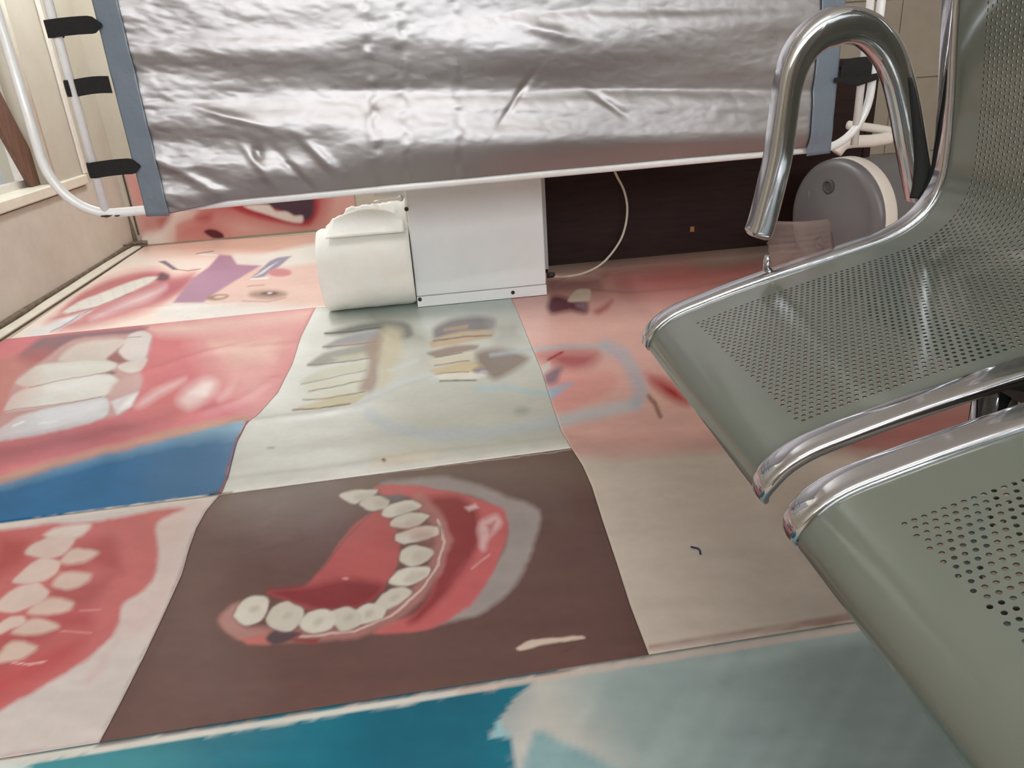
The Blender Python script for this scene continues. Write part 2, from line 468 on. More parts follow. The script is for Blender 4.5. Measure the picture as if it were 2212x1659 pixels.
class Print:
    def __init__(s, px, py, base):
        # slight organic wander of the printed outlines
        a = 2.2; b = 1.2
        wx = a*(vnoise(px/38., py/30., 201)-.5)*2 + b*(vnoise(px/13., py/11., 203)-.5)*2
        wy = a*(vnoise(px/38., py/30., 205)-.5)*2 + b*(vnoise(px/13., py/11., 207)-.5)*2
        k = np.clip((py-450)/500., 0.25, 1.3)
        s.px, s.py = px + wx*k, py + wy*k*0.7
        s.c = np.tile(np.array(lin(base)), (len(px), 1)); s.o = (0, 0, 1)
    def frame(s, ox, oy, k): s.o = (ox, oy, k); return s
    def T(s, pts): ox, oy, k = s.o; return [(ox + p[0]/k, oy + p[1]/k) for p in pts]
    def mix(s, a, col):
        s.c += (np.array(lin(col)) - s.c) * a[:, None]
    def poly(s, pts, col, f=3, al=1.0, sharp=False):
        Q = s.T(pts)
        if len(Q) > 4 and not sharp:
            A = np.array(Q); n = len(A); Q = []
            for i in range(n):
                p0, p1, p2, p3 = A[i-1], A[i], A[(i+1) % n], A[(i+2) % n]
                L = np.linalg.norm(p2-p1)
                m1 = (p2-p0); m2 = (p3-p1)
                m1 = m1*min(0.5, 0.5*L/(np.linalg.norm(m1)+1e-6)*1.4); m2 = m2*min(0.5, 0.5*L/(np.linalg.norm(m2)+1e-6)*1.4)
                for t in (0, .25, .5, .75):
                    h00 = 2*t**3-3*t*t+1; h10 = t**3-2*t*t+t; h01 = -2*t**3+3*t*t; h11 = t**3-t*t
                    Q.append(h00*p1 + h10*m1 + h01*p2 + h11*m2)
        s.mix(poly_alpha(s.px, s.py, Q, f*1.35) * al, col); return s
    def line(s, pts, w, col, f=1.5, al=1.0):
        s.mix(line_alpha(s.px, s.py, s.T(pts), w, f) * al, col); return s
    def ell(s, cx, cy, rx, ry, col, f=2, al=1.0, rot=0):
        r = math.radians(rot)
        pts = [(cx + rx*math.cos(t)*math.cos(r) - ry*math.sin(t)*math.sin(r), cy + rx*math.cos(t)*math.sin(r) + ry*math.sin(t)*math.cos(r)) for t in np.linspace(0, 2*math.pi, 20, endpoint=False)]
        return s.poly(pts, col, f, al)
    def streak(s, kx, ky, amp, seed):
        n = vnoise(s.px/kx + s.py/(kx*6), s.py/ky, seed)
        s.c *= (1 + amp*(n-0.5))[:, None]; return s

CREASES = [([(505,915),(600,905),(700,893),(800,872),(870,840),(960,812)], 0.022, 0.0035), ([(500,1040),(700,1018),(900,985),(1230,950)], 0.018, 0.0022),
           ([(330,800),(420,770),(520,745)], 0.03, 0.003), ([(440,890),(520,865),(590,820)], 0.028, 0.003), ([(120,690),(300,668),(500,655)], 0.03, 0.003), ([(40,900),(140,880),(230,865)], 0.025, 0.0025),
           ([(560,990),(700,975),(880,950)], 0.05, 0.003), ([(450,760),(560,750),(630,745)], 0.03, 0.0025)]
def fpt(p):
    if p[0] == 'f': return np.array([p[1], p[2]])
    return on_z(p[0], p[1], 0.002)[:2]
def sheet(name, left, right, nu, nv, z, painter, base, label):
    L = np.array([fpt(p) for p in left]); R = np.array([fpt(p) for p in right])
    # parametrise both borders by arc length
    L, _ = resample(L, nv); R, _ = resample(R, nv)
    u = np.linspace(0, 1, nu)
    G = L[:, None, :] * (1-u)[None, :, None] + R[:, None, :] * u[None, :, None]
    X = G[..., 0].ravel(); Y = G[..., 1].ravel()
    Z = z + 0.0012 * vnoise(X*5+3, Y*5+9, 5) * np.minimum(1, np.minimum(*np.meshgrid(np.minimum(np.arange(nu), np.arange(nu)[::-1])/6, np.minimum(np.arange(nv), np.arange(nv)[::-1])/6))).ravel()
    pt = np.stack([X, Y, np.full_like(X, 0.002)], 1)
    px, py = project(pt)
    for line, wd, amp in CREASES:
        q = np.array([on_z(a, b, 0.002)[:2] for a, b in line]); dm = np.full(X.shape, 9.0); tt_ = np.zeros(X.shape)
        for i in range(len(q)-1):
            dx, dy = q[i+1]-q[i]; L = dx*dx+dy*dy
            t = np.clip(((X-q[i][0])*dx+(Y-q[i][1])*dy)/L, 0, 1)
            dm = np.minimum(dm, np.hypot(X-q[i][0]-t*dx, Y-q[i][1]-t*dy))
        Z = Z + amp*np.exp(-(dm/wd)**2)
    # points beyond the frame keep the print of the nearest line of sight
    P = Print(px, py, base); painter(P)
    P.c *= (1 + 0.10*(vnoise(px/120. + py/300., py/26., 301)-.5) + 0.06*(vnoise(px/34., py/12., 303)-.5))[:, None]
    col = np.clip(P.c * INK, 0.002, 0.92)
    me = bpy.data.meshes.new(name)
    idx = np.arange(nu*nv).reshape(nv, nu)
    q = np.stack([idx[1:, :-1], idx[1:, 1:], idx[:-1, 1:], idx[:-1, :-1]], -1).reshape(-1, 4)
    # skirt
    ring = np.r_[idx[0, :], idx[1:, -1], idx[-1, -2::-1], idx[-2:0:-1, 0]]
    nb = len(ring); base_i = nu*nv
    vs = np.concatenate([np.stack([X, Y, Z], 1), np.stack([X[ring], Y[ring], np.full(nb, 0.0002)], 1)])
    k = np.arange(nb); k2 = (k+1) % nb
    sk = np.stack([ring[k], ring[k2], base_i + k2, base_i + k], -1)
    faces = np.concatenate([q, sk])
    org = np.array([X.mean(), Y.mean(), 0.0])
    me.from_pydata((vs - org).tolist(), [], faces.tolist()); me.update()
    nrm = me.polygons[0].normal
    if nrm.z < 0: me.flip_normals()
    me.polygons.foreach_set('use_smooth', [True]*len(q) + [False]*nb)
    ca = me.color_attributes.new('print', 'FLOAT_COLOR', 'POINT')
    full = np.ones((len(vs), 4)); full[:nu*nv, :3] = col; full[nu*nv:, :3] = col[ring]
    ca.data.foreach_set('color', full.astype(np.float32).ravel())
    me.materials.append(MATS['vinyl_print'])
    o = bpy.data.objects.new(name, me); COL.objects.link(o); o.location = org
    tag(o, label, 'floor sheet', 'printed vinyl sheets covering the floor')
    return o

GUM = (196, 104, 106); TOOTH = (222, 219, 212)
# ---- far left sheet: lips and treatment scene
def paint_far(p):
    p.frame(0, 400, 3.16)
    p.poly([(950,380),(2400,300),(2400,480),(1500,470),(1000,470)], (216,178,160), 10)
    p.poly([(300,960),(500,780),(700,660),(900,590),(1080,575),(1200,620),(1340,590),(1290,690),(1150,800),(950,880),(700,950),(420,1000)], (208,140,140), 8)
    p.poly([(420,860),(560,740),(760,650),(1000,600),(1120,600),(1060,625),(850,680),(650,760),(480,850)], (190,108,114), 4)
    p.poly([(660,860),(860,770),(1000,700),(1140,660),(1310,640),(1200,740),(900,830),(600,930)], (182,108,118), 6)
    p.poly([(1060,640),(1100,598),(1155,612),(1150,645),(1090,655)], (100,76,86), 3)
    p.poly([(430,865),(560,785),(700,735),(850,675),(1000,628),(1075,628),(1000,680),(880,735),(760,790),(640,835),(560,850),(470,875)], (228,225,216), 2)
    for a in ((520,800,540,858),(600,770,625,845),(680,742,700,812),(760,712,785,780),(840,680,860,745),(915,655,930,712),(985,634,995,682)):
        p.line([(a[0],a[1]),(a[2],a[3])], 1.3, (196,172,168), 0.7, 0.8)
    p.line([(470,880),(660,832),(900,735)], 1.4, (150,110,110), 0.8)
    p.poly([(620,920),(850,800),(1130,690),(1010,780),(800,850)], (236,206,206), 8)
    p.poly([(180,1010),(320,950),(620,860),(420,970),(250,1040)], (228,226,226), 3)
    p.line([(340,1000),(430,960),(620,850)], 2, (140,142,158), 1)
    p.poly([(1050,900),(1170,810),(1450,800),(2100,800),(2200,810),(2200,840),(1300,930)], (236,230,224), 6)
    p.poly([(1600,560),(2200,470),(2400,500),(2400,830),(1700,800),(1420,790)], (232,200,188), 10)
    p.poly([(1580,475),(1800,470),(2140,400),(2260,400),(2200,520),(1900,560),(1780,560),(1620,540)], (236,230,220), 4)
    p.poly([(1180,803),(1310,640),(1420,560),(1500,475),(1580,480),(1620,540),(1780,550),(1560,680),(1450,750),(1390,803)], (176,140,162), 2, sharp=True)
    p.poly([(1080,520),(1130,515),(1170,545),(1220,578),(1180,580),(1120,540)], (112,108,124), 1, sharp=True)
    p.line([(1200,577),(1290,585),(1370,572)], 1.6, (130,115,115), 0.8)
    p.line([(1350,470),(1480,478)], 3, (240,236,230), 1)
    p.line([(1340,468),(1460,450)], 2, (150,120,115), 1)
    p.poly([(1700,645),(1760,595),(1840,520),(1890,495),(1990,482),(1900,560),(1800,625)], (150,148,166), 1.5, sharp=True)
    p.poly([(1720,635),(1830,560),(1900,520),(1800,600)], (222,222,228), 1)
    p.ell(1910, 598, 80, 28, (206,142,142), 2); p.line([(1710,640),(1830,635)], 3, (245,240,236), 1)
    p.ell(1485, 765, 75, 20, (160,128,112), 2, rot=-8); p.ell(1500, 762, 40, 9, (222,200,184), 1.5, rot=-8)
    p.ell(1830, 745, 130, 28, (168,142,130), 4); p.ell(1840, 738, 60, 12, (104,84,80), 2); p.ell(1840,735,16,6,(236,230,226),1)
    p.line([(1690,690),(1800,680)], 2, (190,146,134), 1.5); p.line([(1650,790),(1830,795),(1950,770)], 2, (200,160,146), 1.5)
    p.frame(0, 0, 1); p.line([(5,741),(360,699),(690,664),(1010,632)], 3, (244,238,232), 1)
sheet('printed_floor_sheet', [(318,527),(5,741)], [(1010,486),(1010,631)], 230, 130, 0.0016, paint_far, (252,230,218),
      'vinyl floor sheet printed with pink lips and a purple glove, along the left wall')

EDGE23 = [(682,664),(664,700),(650,728),(632,785),(600,848),(560,893),(530,920),(512,955),(502,995),(492,1035),(478,1066)]
# ---- pink mouth with blue band
def paint_mouth(p):
    p.frame(0, 650, 3.16)
    p.poly([(1000,180),(2150,50),(2080,150),(1500,230),(1100,230)], (228,190,182), 10)
    p.poly([(1350,230),(2100,120),(1900,560),(1750,740),(1500,560)], (224,172,168), 28, 0.8)
    p.poly([(1450,300),(1880,270),(1850,400),(1620,420)], (234,200,186), 14, 0.7)
    p.poly([(-900,470),(0,385),(130,370),(300,400),(220,560),(60,720),(-900,1000)], (192,124,118), 8)
    p.poly([(230,290),(300,245),(1010,178),(960,220),(850,262),(650,285),(400,335),(300,410),(140,375)], (138,102,112), 4)
    p.poly([(130,380),(330,330),(400,400),(300,440),(160,420)], (168,96,98), 10)
    p.poly([(120,520),(250,440),(500,270),(900,225),(1035,225),(1020,360),(960,480),(935,640),(860,760),(700,810),(500,850),(0,960),(-300,1000),(0,780)], (196,158,156), 3)
    p.poly([(560,290),(760,260),(885,272),(840,310),(760,400),(560,412),(400,405),(470,335)], (214,202,194), 3)
    p.poly([(730,400),(810,330),(870,300),(810,350),(850,400),(900,405),(800,430)], (158,106,106), 3)
    p.poly([(110,560),(250,450),(450,415),(700,408),(795,430),(780,462),(700,492),(450,540),(200,592)], TOOTH, 2.5)
    p.poly([(690,495),(760,475),(790,490),(760,510)], (140,112,118), 2)
    p.poly([(30,752),(100,640),(250,580),(500,520),(740,498),(812,550),(790,612),(700,655),(450,700),(200,738)], (226,224,218), 2.5)
    p.poly([(-60,960),(20,860),(200,770),(500,700),(700,655),(748,700),(720,780),(600,840),(350,905),(100,945)], (212,212,216), 2.5)
    p.line([(30,752),(250,728),(500,695),(700,655)], 2, (170,140,138), 1.2)
    p.line([(200,592),(450,540),(700,492)], 2.5, (176,148,146), 1.2)
    p.poly([(880,235),(960,208),(1033,235),(1022,300),(990,390),(880,410),(812,350),(850,300)], (220,211,208), 2)
    p.line([(870,250),(960,248)], 1.5, (150,130,134), 1)
    p.poly([(800,450),(900,410),(1005,395),(962,480),(870,492)], (222,212,208), 2)
    p.poly([(790,560),(960,500),(945,620),(820,660),(740,660)], (204,170,168), 4)
    p.poly([(760,692),(940,622),(900,725),(800,778)], (218,212,214), 2)
    p.poly([(-900,1130),(0,975),(350,915),(620,850),(900,800),(1250,740),(1150,830),(900,920),(500,1010),(0,1110),(-900,1330)], (166,92,100), 12)
    p.poly([(930,800),(1100,600),(1000,480),(1150,560),(1350,700),(1250,790)], (206,112,116), 20, 0.7)
    p.poly([(-2000,1700),(0,1190),(500,1055),(900,955),(1300,855),(1700,780),(1700,840),(1250,925),(900,1010),(500,1115),(0,1265),(-2000,1775)], (194,150,134), 5)
    p.poly([(-2000,1770),(0,1258),(500,1112),(900,1012),(1250,922),(1720,835),(1700,1100),(1600,1350),(0,1560),(-2000,1800)], (120,160,186), 3)
    p.poly([(-2000,1785),(0,1268),(500,1130),(900,1030),(1250,960),(1700,930),(1700,1100),(1600,1350),(0,1560),(-2000,1800)], (0,98,150), 12)
    p.poly([(930,720),(1050,620),(1260,535),(1200,590),(1090,650),(980,720)], (236,206,206), 7, 0.8)  # pale gum patches: printed wet shine with glare off the vinyl painted in
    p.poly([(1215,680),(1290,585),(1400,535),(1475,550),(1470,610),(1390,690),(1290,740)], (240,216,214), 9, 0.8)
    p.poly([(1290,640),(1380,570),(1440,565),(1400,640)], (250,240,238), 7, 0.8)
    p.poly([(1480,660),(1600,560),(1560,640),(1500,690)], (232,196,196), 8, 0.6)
    p.poly([(-60,800),(60,560),(180,480),(230,560),(140,760),(0,900)], (198,140,136), 26, 0.5)
    p.poly([(300,590),(640,520),(760,540),(640,580),(380,630)], (236,235,231), 8, 0.8)
    p.poly([(300,470),(600,425),(740,430),(600,465)], (234,232,226), 7, 0.7)
    p.poly([(270,810),(560,730),(690,700),(600,760),(330,850)], (228,228,234), 9, 0.8)
    p.line([(90,860),(160,830)], 4, (246,246,248), 2, 0.8); p.line([(270,840),(380,825)], 4, (240,242,246), 2, 0.7)
    p.poly([(820,740),(900,660),(935,640),(900,715)], (250,248,248), 4, 0.9)
    p.frame(0,0,1); p.line([(x-3,y) for x, y in EDGE23], 3.5, (206,150,146), 1.5)
    p.line([(535,912),(508,955),(498,995),(488,1035),(474,1066)], 5, (128,58,60), 1.5)
    p.line([(-300,1172),(0,1130),(470,1068)], 3, (206,200,194), 1)
    p.line([(452,1066),(470,1062)], 6, (52,66,72), 2)
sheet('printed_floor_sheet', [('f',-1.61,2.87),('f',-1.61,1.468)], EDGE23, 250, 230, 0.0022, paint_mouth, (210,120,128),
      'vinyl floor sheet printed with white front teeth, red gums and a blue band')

# ---- pale grey sheet with brown stained teeth
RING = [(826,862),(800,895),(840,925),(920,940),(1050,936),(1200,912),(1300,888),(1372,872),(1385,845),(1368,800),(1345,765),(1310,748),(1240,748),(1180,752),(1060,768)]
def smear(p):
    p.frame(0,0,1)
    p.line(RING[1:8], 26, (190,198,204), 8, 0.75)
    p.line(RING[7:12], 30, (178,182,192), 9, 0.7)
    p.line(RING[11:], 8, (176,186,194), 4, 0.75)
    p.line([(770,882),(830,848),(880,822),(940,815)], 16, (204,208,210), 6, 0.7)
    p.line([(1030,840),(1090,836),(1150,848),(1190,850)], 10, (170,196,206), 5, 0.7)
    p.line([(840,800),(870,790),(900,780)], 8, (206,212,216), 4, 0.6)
def paint_xray(p):
    p.frame(480, 640, 2.698)
    p.poly([(1000,180),(1780,150),(2060,880),(1000,960),(960,560)], (194,195,184), 45, 0.9)
    p.poly([(560,20),(1760,-20),(1760,90),(1150,130),(560,120)], (172,182,174), 12)
    p.poly([(420,60),(600,60),(560,260),(440,480),(330,640),(230,640),(330,360)], (232,233,228), 26, 0.9)
    p.poly([(880,120),(1120,150),(1180,260),(1000,280)], (150,148,136), 14, 0.8)
    p.poly([(600,218),(800,162),(950,148),(1080,160),(1110,230),(1000,250),(900,200),(700,228)], (118,118,112), 4)
    p.poly([(588,295),(700,238),(900,200),(945,260),(720,285),(620,308)], (156,154,156), 3)
    p.poly([(640,290),(840,265),(920,270),(760,300)], (196,172,156), 3)
    p.poly([(497,398),(600,330),(780,290),(925,270),(900,330),(700,370),(560,404)], (156,156,148), 3)
    p.poly([(640,360),(860,320),(880,350),(700,385)], (190,186,168), 3)
    p.poly([(452,498),(560,440),(700,400),(855,385),(840,432),(700,452),(560,492),(480,515)], (204,204,188), 2.5)
    p.poly([(478,528),(650,490),(855,472),(835,512),(650,532),(500,553)], (212,211,194), 2)
    p.poly([(468,602),(600,562),(835,538),(825,572),(600,602)], (212,208,190), 2)
    p.poly([(408,662),(500,630),(650,592),(835,575),(740,632),(560,655)], (198,188,158), 2)
    for a, w_, c in (([(408,662),(560,655),(740,628)], 3, (96,84,68)), ([(468,603),(600,598),(830,560)], 2.5, (128,120,100)), ([(500,552),(650,530),(850,485)], 2.5, (136,128,110)),
                     ([(497,400),(620,392),(880,362)], 2.5, (120,116,104)), ([(600,218),(760,205),(940,180)], 3, (84,80,76)), ([(588,296),(720,285),(940,262)], 2, (110,100,96)), ([(460,510),(560,492),(840,432)], 2, (150,144,124))):
        p.line(a, w_, c, 1.2)
    p.poly([(830,300),(930,205),(945,330),(915,420),(905,500),(860,565),(800,545),(835,450),(855,380)], (158,134,120), 6, 0.85)
    p.poly([(940,190),(1040,200),(1045,300),(1000,450),(930,545),(920,400)], (200,188,160), 8, 0.8)
    p.poly([(1230,190),(1330,138),(1500,118),(1590,140),(1570,195),(1240,255)], (126,118,118), 5)
    p.poly([(1290,190),(1440,165),(1430,190),(1290,205)], (172,144,120), 2)
    p.poly([(1208,262),(1400,205),(1585,200),(1570,240),(1220,302)], (190,166,136), 2.5)
    p.line([(1230,262),(1400,238),(1570,225)], 3, (110,94,86), 1.5)
    p.poly([(1193,332),(1350,290),(1500,288),(1480,312),(1240,355)], (148,128,116), 2.5)
    p.poly([(1198,382),(1400,328),(1490,335),(1440,372),(1230,405)], (210,200,180), 2)
    p.poly([(1208,432),(1450,380),(1540,388),(1450,442),(1240,455)], (200,180,144), 2)
    p.poly([(1228,464),(1450,440),(1550,460),(1450,484),(1290,494)], (220,216,204), 2)
    p.line([(1240,355),(1400,330)], 2, (110,96,84), 1); p.line([(1235,405),(1440,375)], 2, (120,104,90), 1); p.line([(1240,455),(1440,440)], 2, (130,112,96), 1)
    p.line([(1270,494),(1480,488)], 3, (94,86,80), 1.5)
    p.poly([(1480,330),(1600,300),(1790,360),(1700,435),(1580,482),(1500,400)], (130,112,102), 6, 0.9)
    p.ell(1500, 430, 40, 16, (140,120,128), 3); p.ell(1520, 440, 22, 8, (190,176,180), 2)
    p.poly([(1560,150),(1740,130),(1760,260),(1600,290)], (160,156,148), 14, 0.7)
    smear(p)
    p.frame(480, 640, 2.698)
    p.poly([(940,925),(1250,905),(1200,965),(880,1020),(860,1000)], (216,204,188), 5, 0.8)
    p.ell(948, 958, 12, 9, (70,60,54), 1.5); p.ell(285, 888, 24, 7, (160,158,150), 2); p.ell(1745,670,40,20,(140,142,134),6,0.6)
    p.line([(-10,1148),(700,1050),(1300,970),(2030,886)], 16, (228,225,218), 4, 0.9)
    p.line([(-10,1150),(50,1142),(38,1162)], 3, (120,112,104), 1)
sheet('printed_floor_sheet', EDGE23, [(1100,636),(1112,660),(1135,715),(1170,800),(1195,880),(1212,930),(1234,968)], 240, 170, 0.0018, paint_xray, (212,212,206),
      'pale grey vinyl floor sheet printed with rows of brown stained teeth')

EDGE45 = [(1234,968),(1258,1005),(1278,1050),(1300,1120),(1330,1210),(1362,1310),(1402,1415)]
# ---- right sheet: pink face fading into beige
def paint_face(p):
    p.frame(1050, 560, 3.318)
    p.poly([(-200,60),(3000,-350),(3000,330),(1200,330),(100,310)], (186,134,126), 30)
    p.poly([(900,110),(1900,-60),(2200,-40),(1800,170),(1250,260),(1000,210)], (170,92,86), 22, 0.75)
    p.poly([(1500,20),(2300,-120),(2300,-40),(1600,60)], (150,136,126), 12, 0.8)
    p.line([(700,210),(1000,240),(1500,200),(1900,120)], 4, (150,106,98), 3, 0.6)
    p.poly([(430,170),(860,110),(820,200),(480,210)], (120,82,82), 10, 0.8)
    p.poly([(440,340),(480,260),(600,280),(720,300),(722,384),(600,372),(470,392)], (104,64,72), 5)
    p.poly([(585,298),(640,222),(742,215),(737,300),(650,308)], (206,186,168), 2)
    p.poly([(640,315),(720,305),(720,370),(650,345)], (140,110,118), 3)
    p.poly([(780,375),(900,300),(870,350),(800,388)], (160,78,80), 6)
    p.poly([(360,690),(540,655),(800,672),(770,750),(650,805),(540,790),(470,752)], (176,96,98), 12, 0.9)
    p.line([(440,720),(545,668)], 5, (158,54,60), 2)
    p.poly([(470,840),(900,815),(935,900),(810,1000),(500,1090)], (222,160,154), 8)
    p.poly([(380,770),(450,730),(460,780),(420,840)], (206,190,184), 3)
    p.poly([(415,835),(470,790),(545,778),(505,880),(430,892)], (140,112,124), 5)
    p.poly([(430,930),(620,888),(520,960),(455,1005)], (158,180,204), 5)
    p.poly([(1190,850),(1330,895),(1460,1030),(1330,1005),(1225,920)], (168,50,52), 9)
    p.poly([(1150,820),(1250,850),(1300,900),(1200,900)], (196,110,108), 10, 0.7)
    p.line([(1165,975),(1205,1030),(1250,1130)], 9, (150,112,98), 3)
    smear(p)
    p.frame(0,0,1)
    p.poly([(1225,985),(1330,975),(1560,962),(2600,880),(2600,2000),(1225,2000)], (214,200,188), 16)
    p.poly([(1180,955),(1500,940),(2300,870),(2300,930),(1560,975),(1240,990)], (200,150,142), 10, 0.6)
    p.poly([(1700,1100),(2300,1000),(2300,1300),(1850,1320)], (186,160,150), 40, 0.6)
    p.poly([(1600,930),(2000,860),(2300,860),(2300,960),(1900,985)], (150,62,62), 14, 0.75)
    p.line([(1404,1398),(1640,1362),(1880,1322),(2300,1260)], 10, (170,140,132), 4, 0.8)
    p.line([(1404,1408),(1640,1374),(1880,1336),(2300,1270)], 8, (206,186,176), 2)
    p.poly([(1690,1355),(1790,1340),(1860,1330),(1800,1352)], (150,112,98), 4, 0.8)
sheet('printed_floor_sheet', [('f',0.30,3.30),(1100,636),(1112,660),(1135,715),(1170,800),(1195,880),(1212,930)] + EDGE45, [('f',2.35,3.30),('f',2.35,0.893)], 330, 300, 0.0014, paint_face, (222,176,166),
      'vinyl floor sheet printed with pink skin fading to beige, running under the metal seats')

EDGE56 = [(474,1070),(445,1104),(425,1140),(410,1180),(393,1240),(352,1332),(310,1420),(262,1515),(214,1606)]
# ---- brown sheet with the lower denture
def paint_denture(p):
    p.frame(400, 1000, 2.458)
    p.poly([(150,140),(2150,-80),(2150,120),(1000,180),(500,330),(180,330)], (118,100,90), 26, 0.8)
    p.poly([(900,60),(1500,60),(2000,150),(2000,300),(1500,60)], (108,92,88), 20, 0.5)
    p.poly([(1040,112),(1400,76),(1700,175),(1880,255),(1855,420),(1755,650),(1600,785),(1400,850),(1150,880),(1400,790),(1690,480),(1690,280),(1500,170)], (160,148,146), 5)
    p.poly([(1000,130),(1120,112),(1400,148),(1600,208),(1705,265),(1705,420),(1645,560),(1545,720),(1400,842),(1250,893),(1000,905),(1060,860),(1250,780),(1340,620),(1390,430),(1340,280),(1200,180),(1060,175)], (194,100,100), 3)
    p.poly([(1230,200),(1450,178),(1555,260),(1562,400),(1505,560),(1400,700),(1250,835),(1180,845),(1300,700),(1370,520),(1392,400),(1330,270)], (140,52,54), 7)
    p.poly([(1480,560),(1640,470),(1560,680),(1400,820),(1250,870),(1400,700)], (190,92,96), 10, 0.7)
    p.poly([(1490,238),(1545,215),(1560,240),(1510,258)], (226,190,190), 3, 0.85)
    p.poly([(1565,320),(1650,278),(1682,320),(1620,400),(1590,470),(1560,450)], (220,184,184), 5, 0.8)
    p.poly([(1600,330),(1650,310),(1620,380)], (180,100,100), 3, 0.8)
    p.line([(1530,560),(1620,490)], 4, (214,160,160), 2, 0.7)
    p.poly([(990,258),(1060,256),(1115,340),(1135,420),(1135,500),(1105,590),(1060,665),(960,745),(820,792),(640,782),(500,725),(430,690),(620,662),(720,570),(820,430),(910,320)], (180,88,88), 3)
    p.poly([(430,690),(640,655),(860,620),(1060,650),(960,755),(820,795),(620,765)], (134,46,50), 8)
    p.line([(720,575),(830,440),(990,262)], 3, (140,86,82), 1.5)
    p.ell(855, 617, 18, 7, (222,150,150), 2)
    gum = [(215,840),(290,900),(430,915),(620,915),(900,890),(1080,820),(1230,700),(1330,560),(1375,420),(1340,300),(1240,200)]
    p.line(gum, 34, (176,120,114), 6, 0.8)
    p.line([(620,925),(900,893),(1090,815),(1250,680),(1345,540),(1378,420),(1340,300)], 5, (214,186,178), 2)
    p.poly([(185,850),(222,775),(320,735),(265,820),(330,880),(430,905),(290,935)], (176,128,122), 4)
    p.poly([(290,930),(430,915),(445,962),(330,965)], (196,112,106), 4)
    p.poly([(425,935),(480,890),(620,905),(570,942),(480,965)], (88,68,74), 3)
    p.poly([(570,935),(720,930),(700,958),(590,955)], (140,58,58), 4)
    teeth = [[(820,175),(880,150),(1022,143),(1000,172),(960,192),(900,212)],
      [(928,217),(980,180),(1050,178),(1087,200),(1060,237),(980,252)],
      [(1040,272),(1070,230),(1190,198),(1255,228),(1200,252),(1100,288)],
      [(1093,337),(1100,300),(1200,263),(1295,278),(1240,332),(1150,348)],
      [(1113,412),(1120,380),(1200,350),(1335,338),(1342,380),(1250,412),(1160,432)],
      [(1138,522),(1150,460),(1230,438),(1325,468),(1280,522),(1200,552)],
      [(1088,642),(1110,590),(1160,560),(1295,556),(1280,602),(1180,652)],
      [(1008,752),(1060,690),(1160,658),(1205,690),(1130,752),(1060,782)],
      [(898,792),(980,748),(1062,770),(1052,822),(960,852),(900,852)],
      [(768,802),(860,768),(932,800),(922,862),(820,892)],
      [(608,852),(650,798),(740,778),(802,810),(780,882),(690,902),(630,892)],
      [(428,842),(470,768),(540,743),(622,780),(622,832),(570,892),(490,892)],
      [(258,812),(310,738),(370,708),(442,730),(432,792),(400,842),(320,862)]]
    for t in teeth:
        c = np.mean(t, 0); g = [tuple(c + (np.array(q) - c)*1.14) for q in t]
        p.poly(g, (112,84,78), 3, 0.5)
    for k, t in enumerate(teeth):
        p.poly(t, (206,198,186) if k % 2 else (214,207,196), 2)
        c = np.mean(t, 0)
        if k > 6: p.ell(c[0]+8, c[1]-4, 26, 14, (184,172,158), 4, 0.8, -30)
        else: p.poly([tuple(c + (np.array(q)-c)*0.55 + np.array([30, 4])) for q in t], (186,176,166), 4, 0.7)
    p.poly([(1050,180),(1130,165),(1170,180),(1110,205)], (112,104,108), 4)
    p.poly([(1090,340),(1300,335),(1340,400),(1330,480),(1290,440)], (180,120,114), 8, 0.35)
    p.line([(160,150),(1000,60),(2100,-75)], 3, (210,190,180), 1, 0.5)
    p.line([(1040,640),(900,300),(520,300)], 2, (100,72,68), 2, 0.0)
    p.poly([(1752,988),(1840,945),(2110,917),(2128,930),(1900,968),(1770,998)], (210,190,174), 1.5)
    p.line([(1990,1020),(2060,980),(2080,960)], 2, (90,62,58), 1.5, 0.6)
    p.streak(90, 70, 0.06, 3)
sheet('printed_floor_sheet', EDGE56, EDGE45, 260, 210, 0.002, paint_denture, (103,74,69),
      'brown vinyl floor sheet printed with an open red denture and its curved row of teeth')

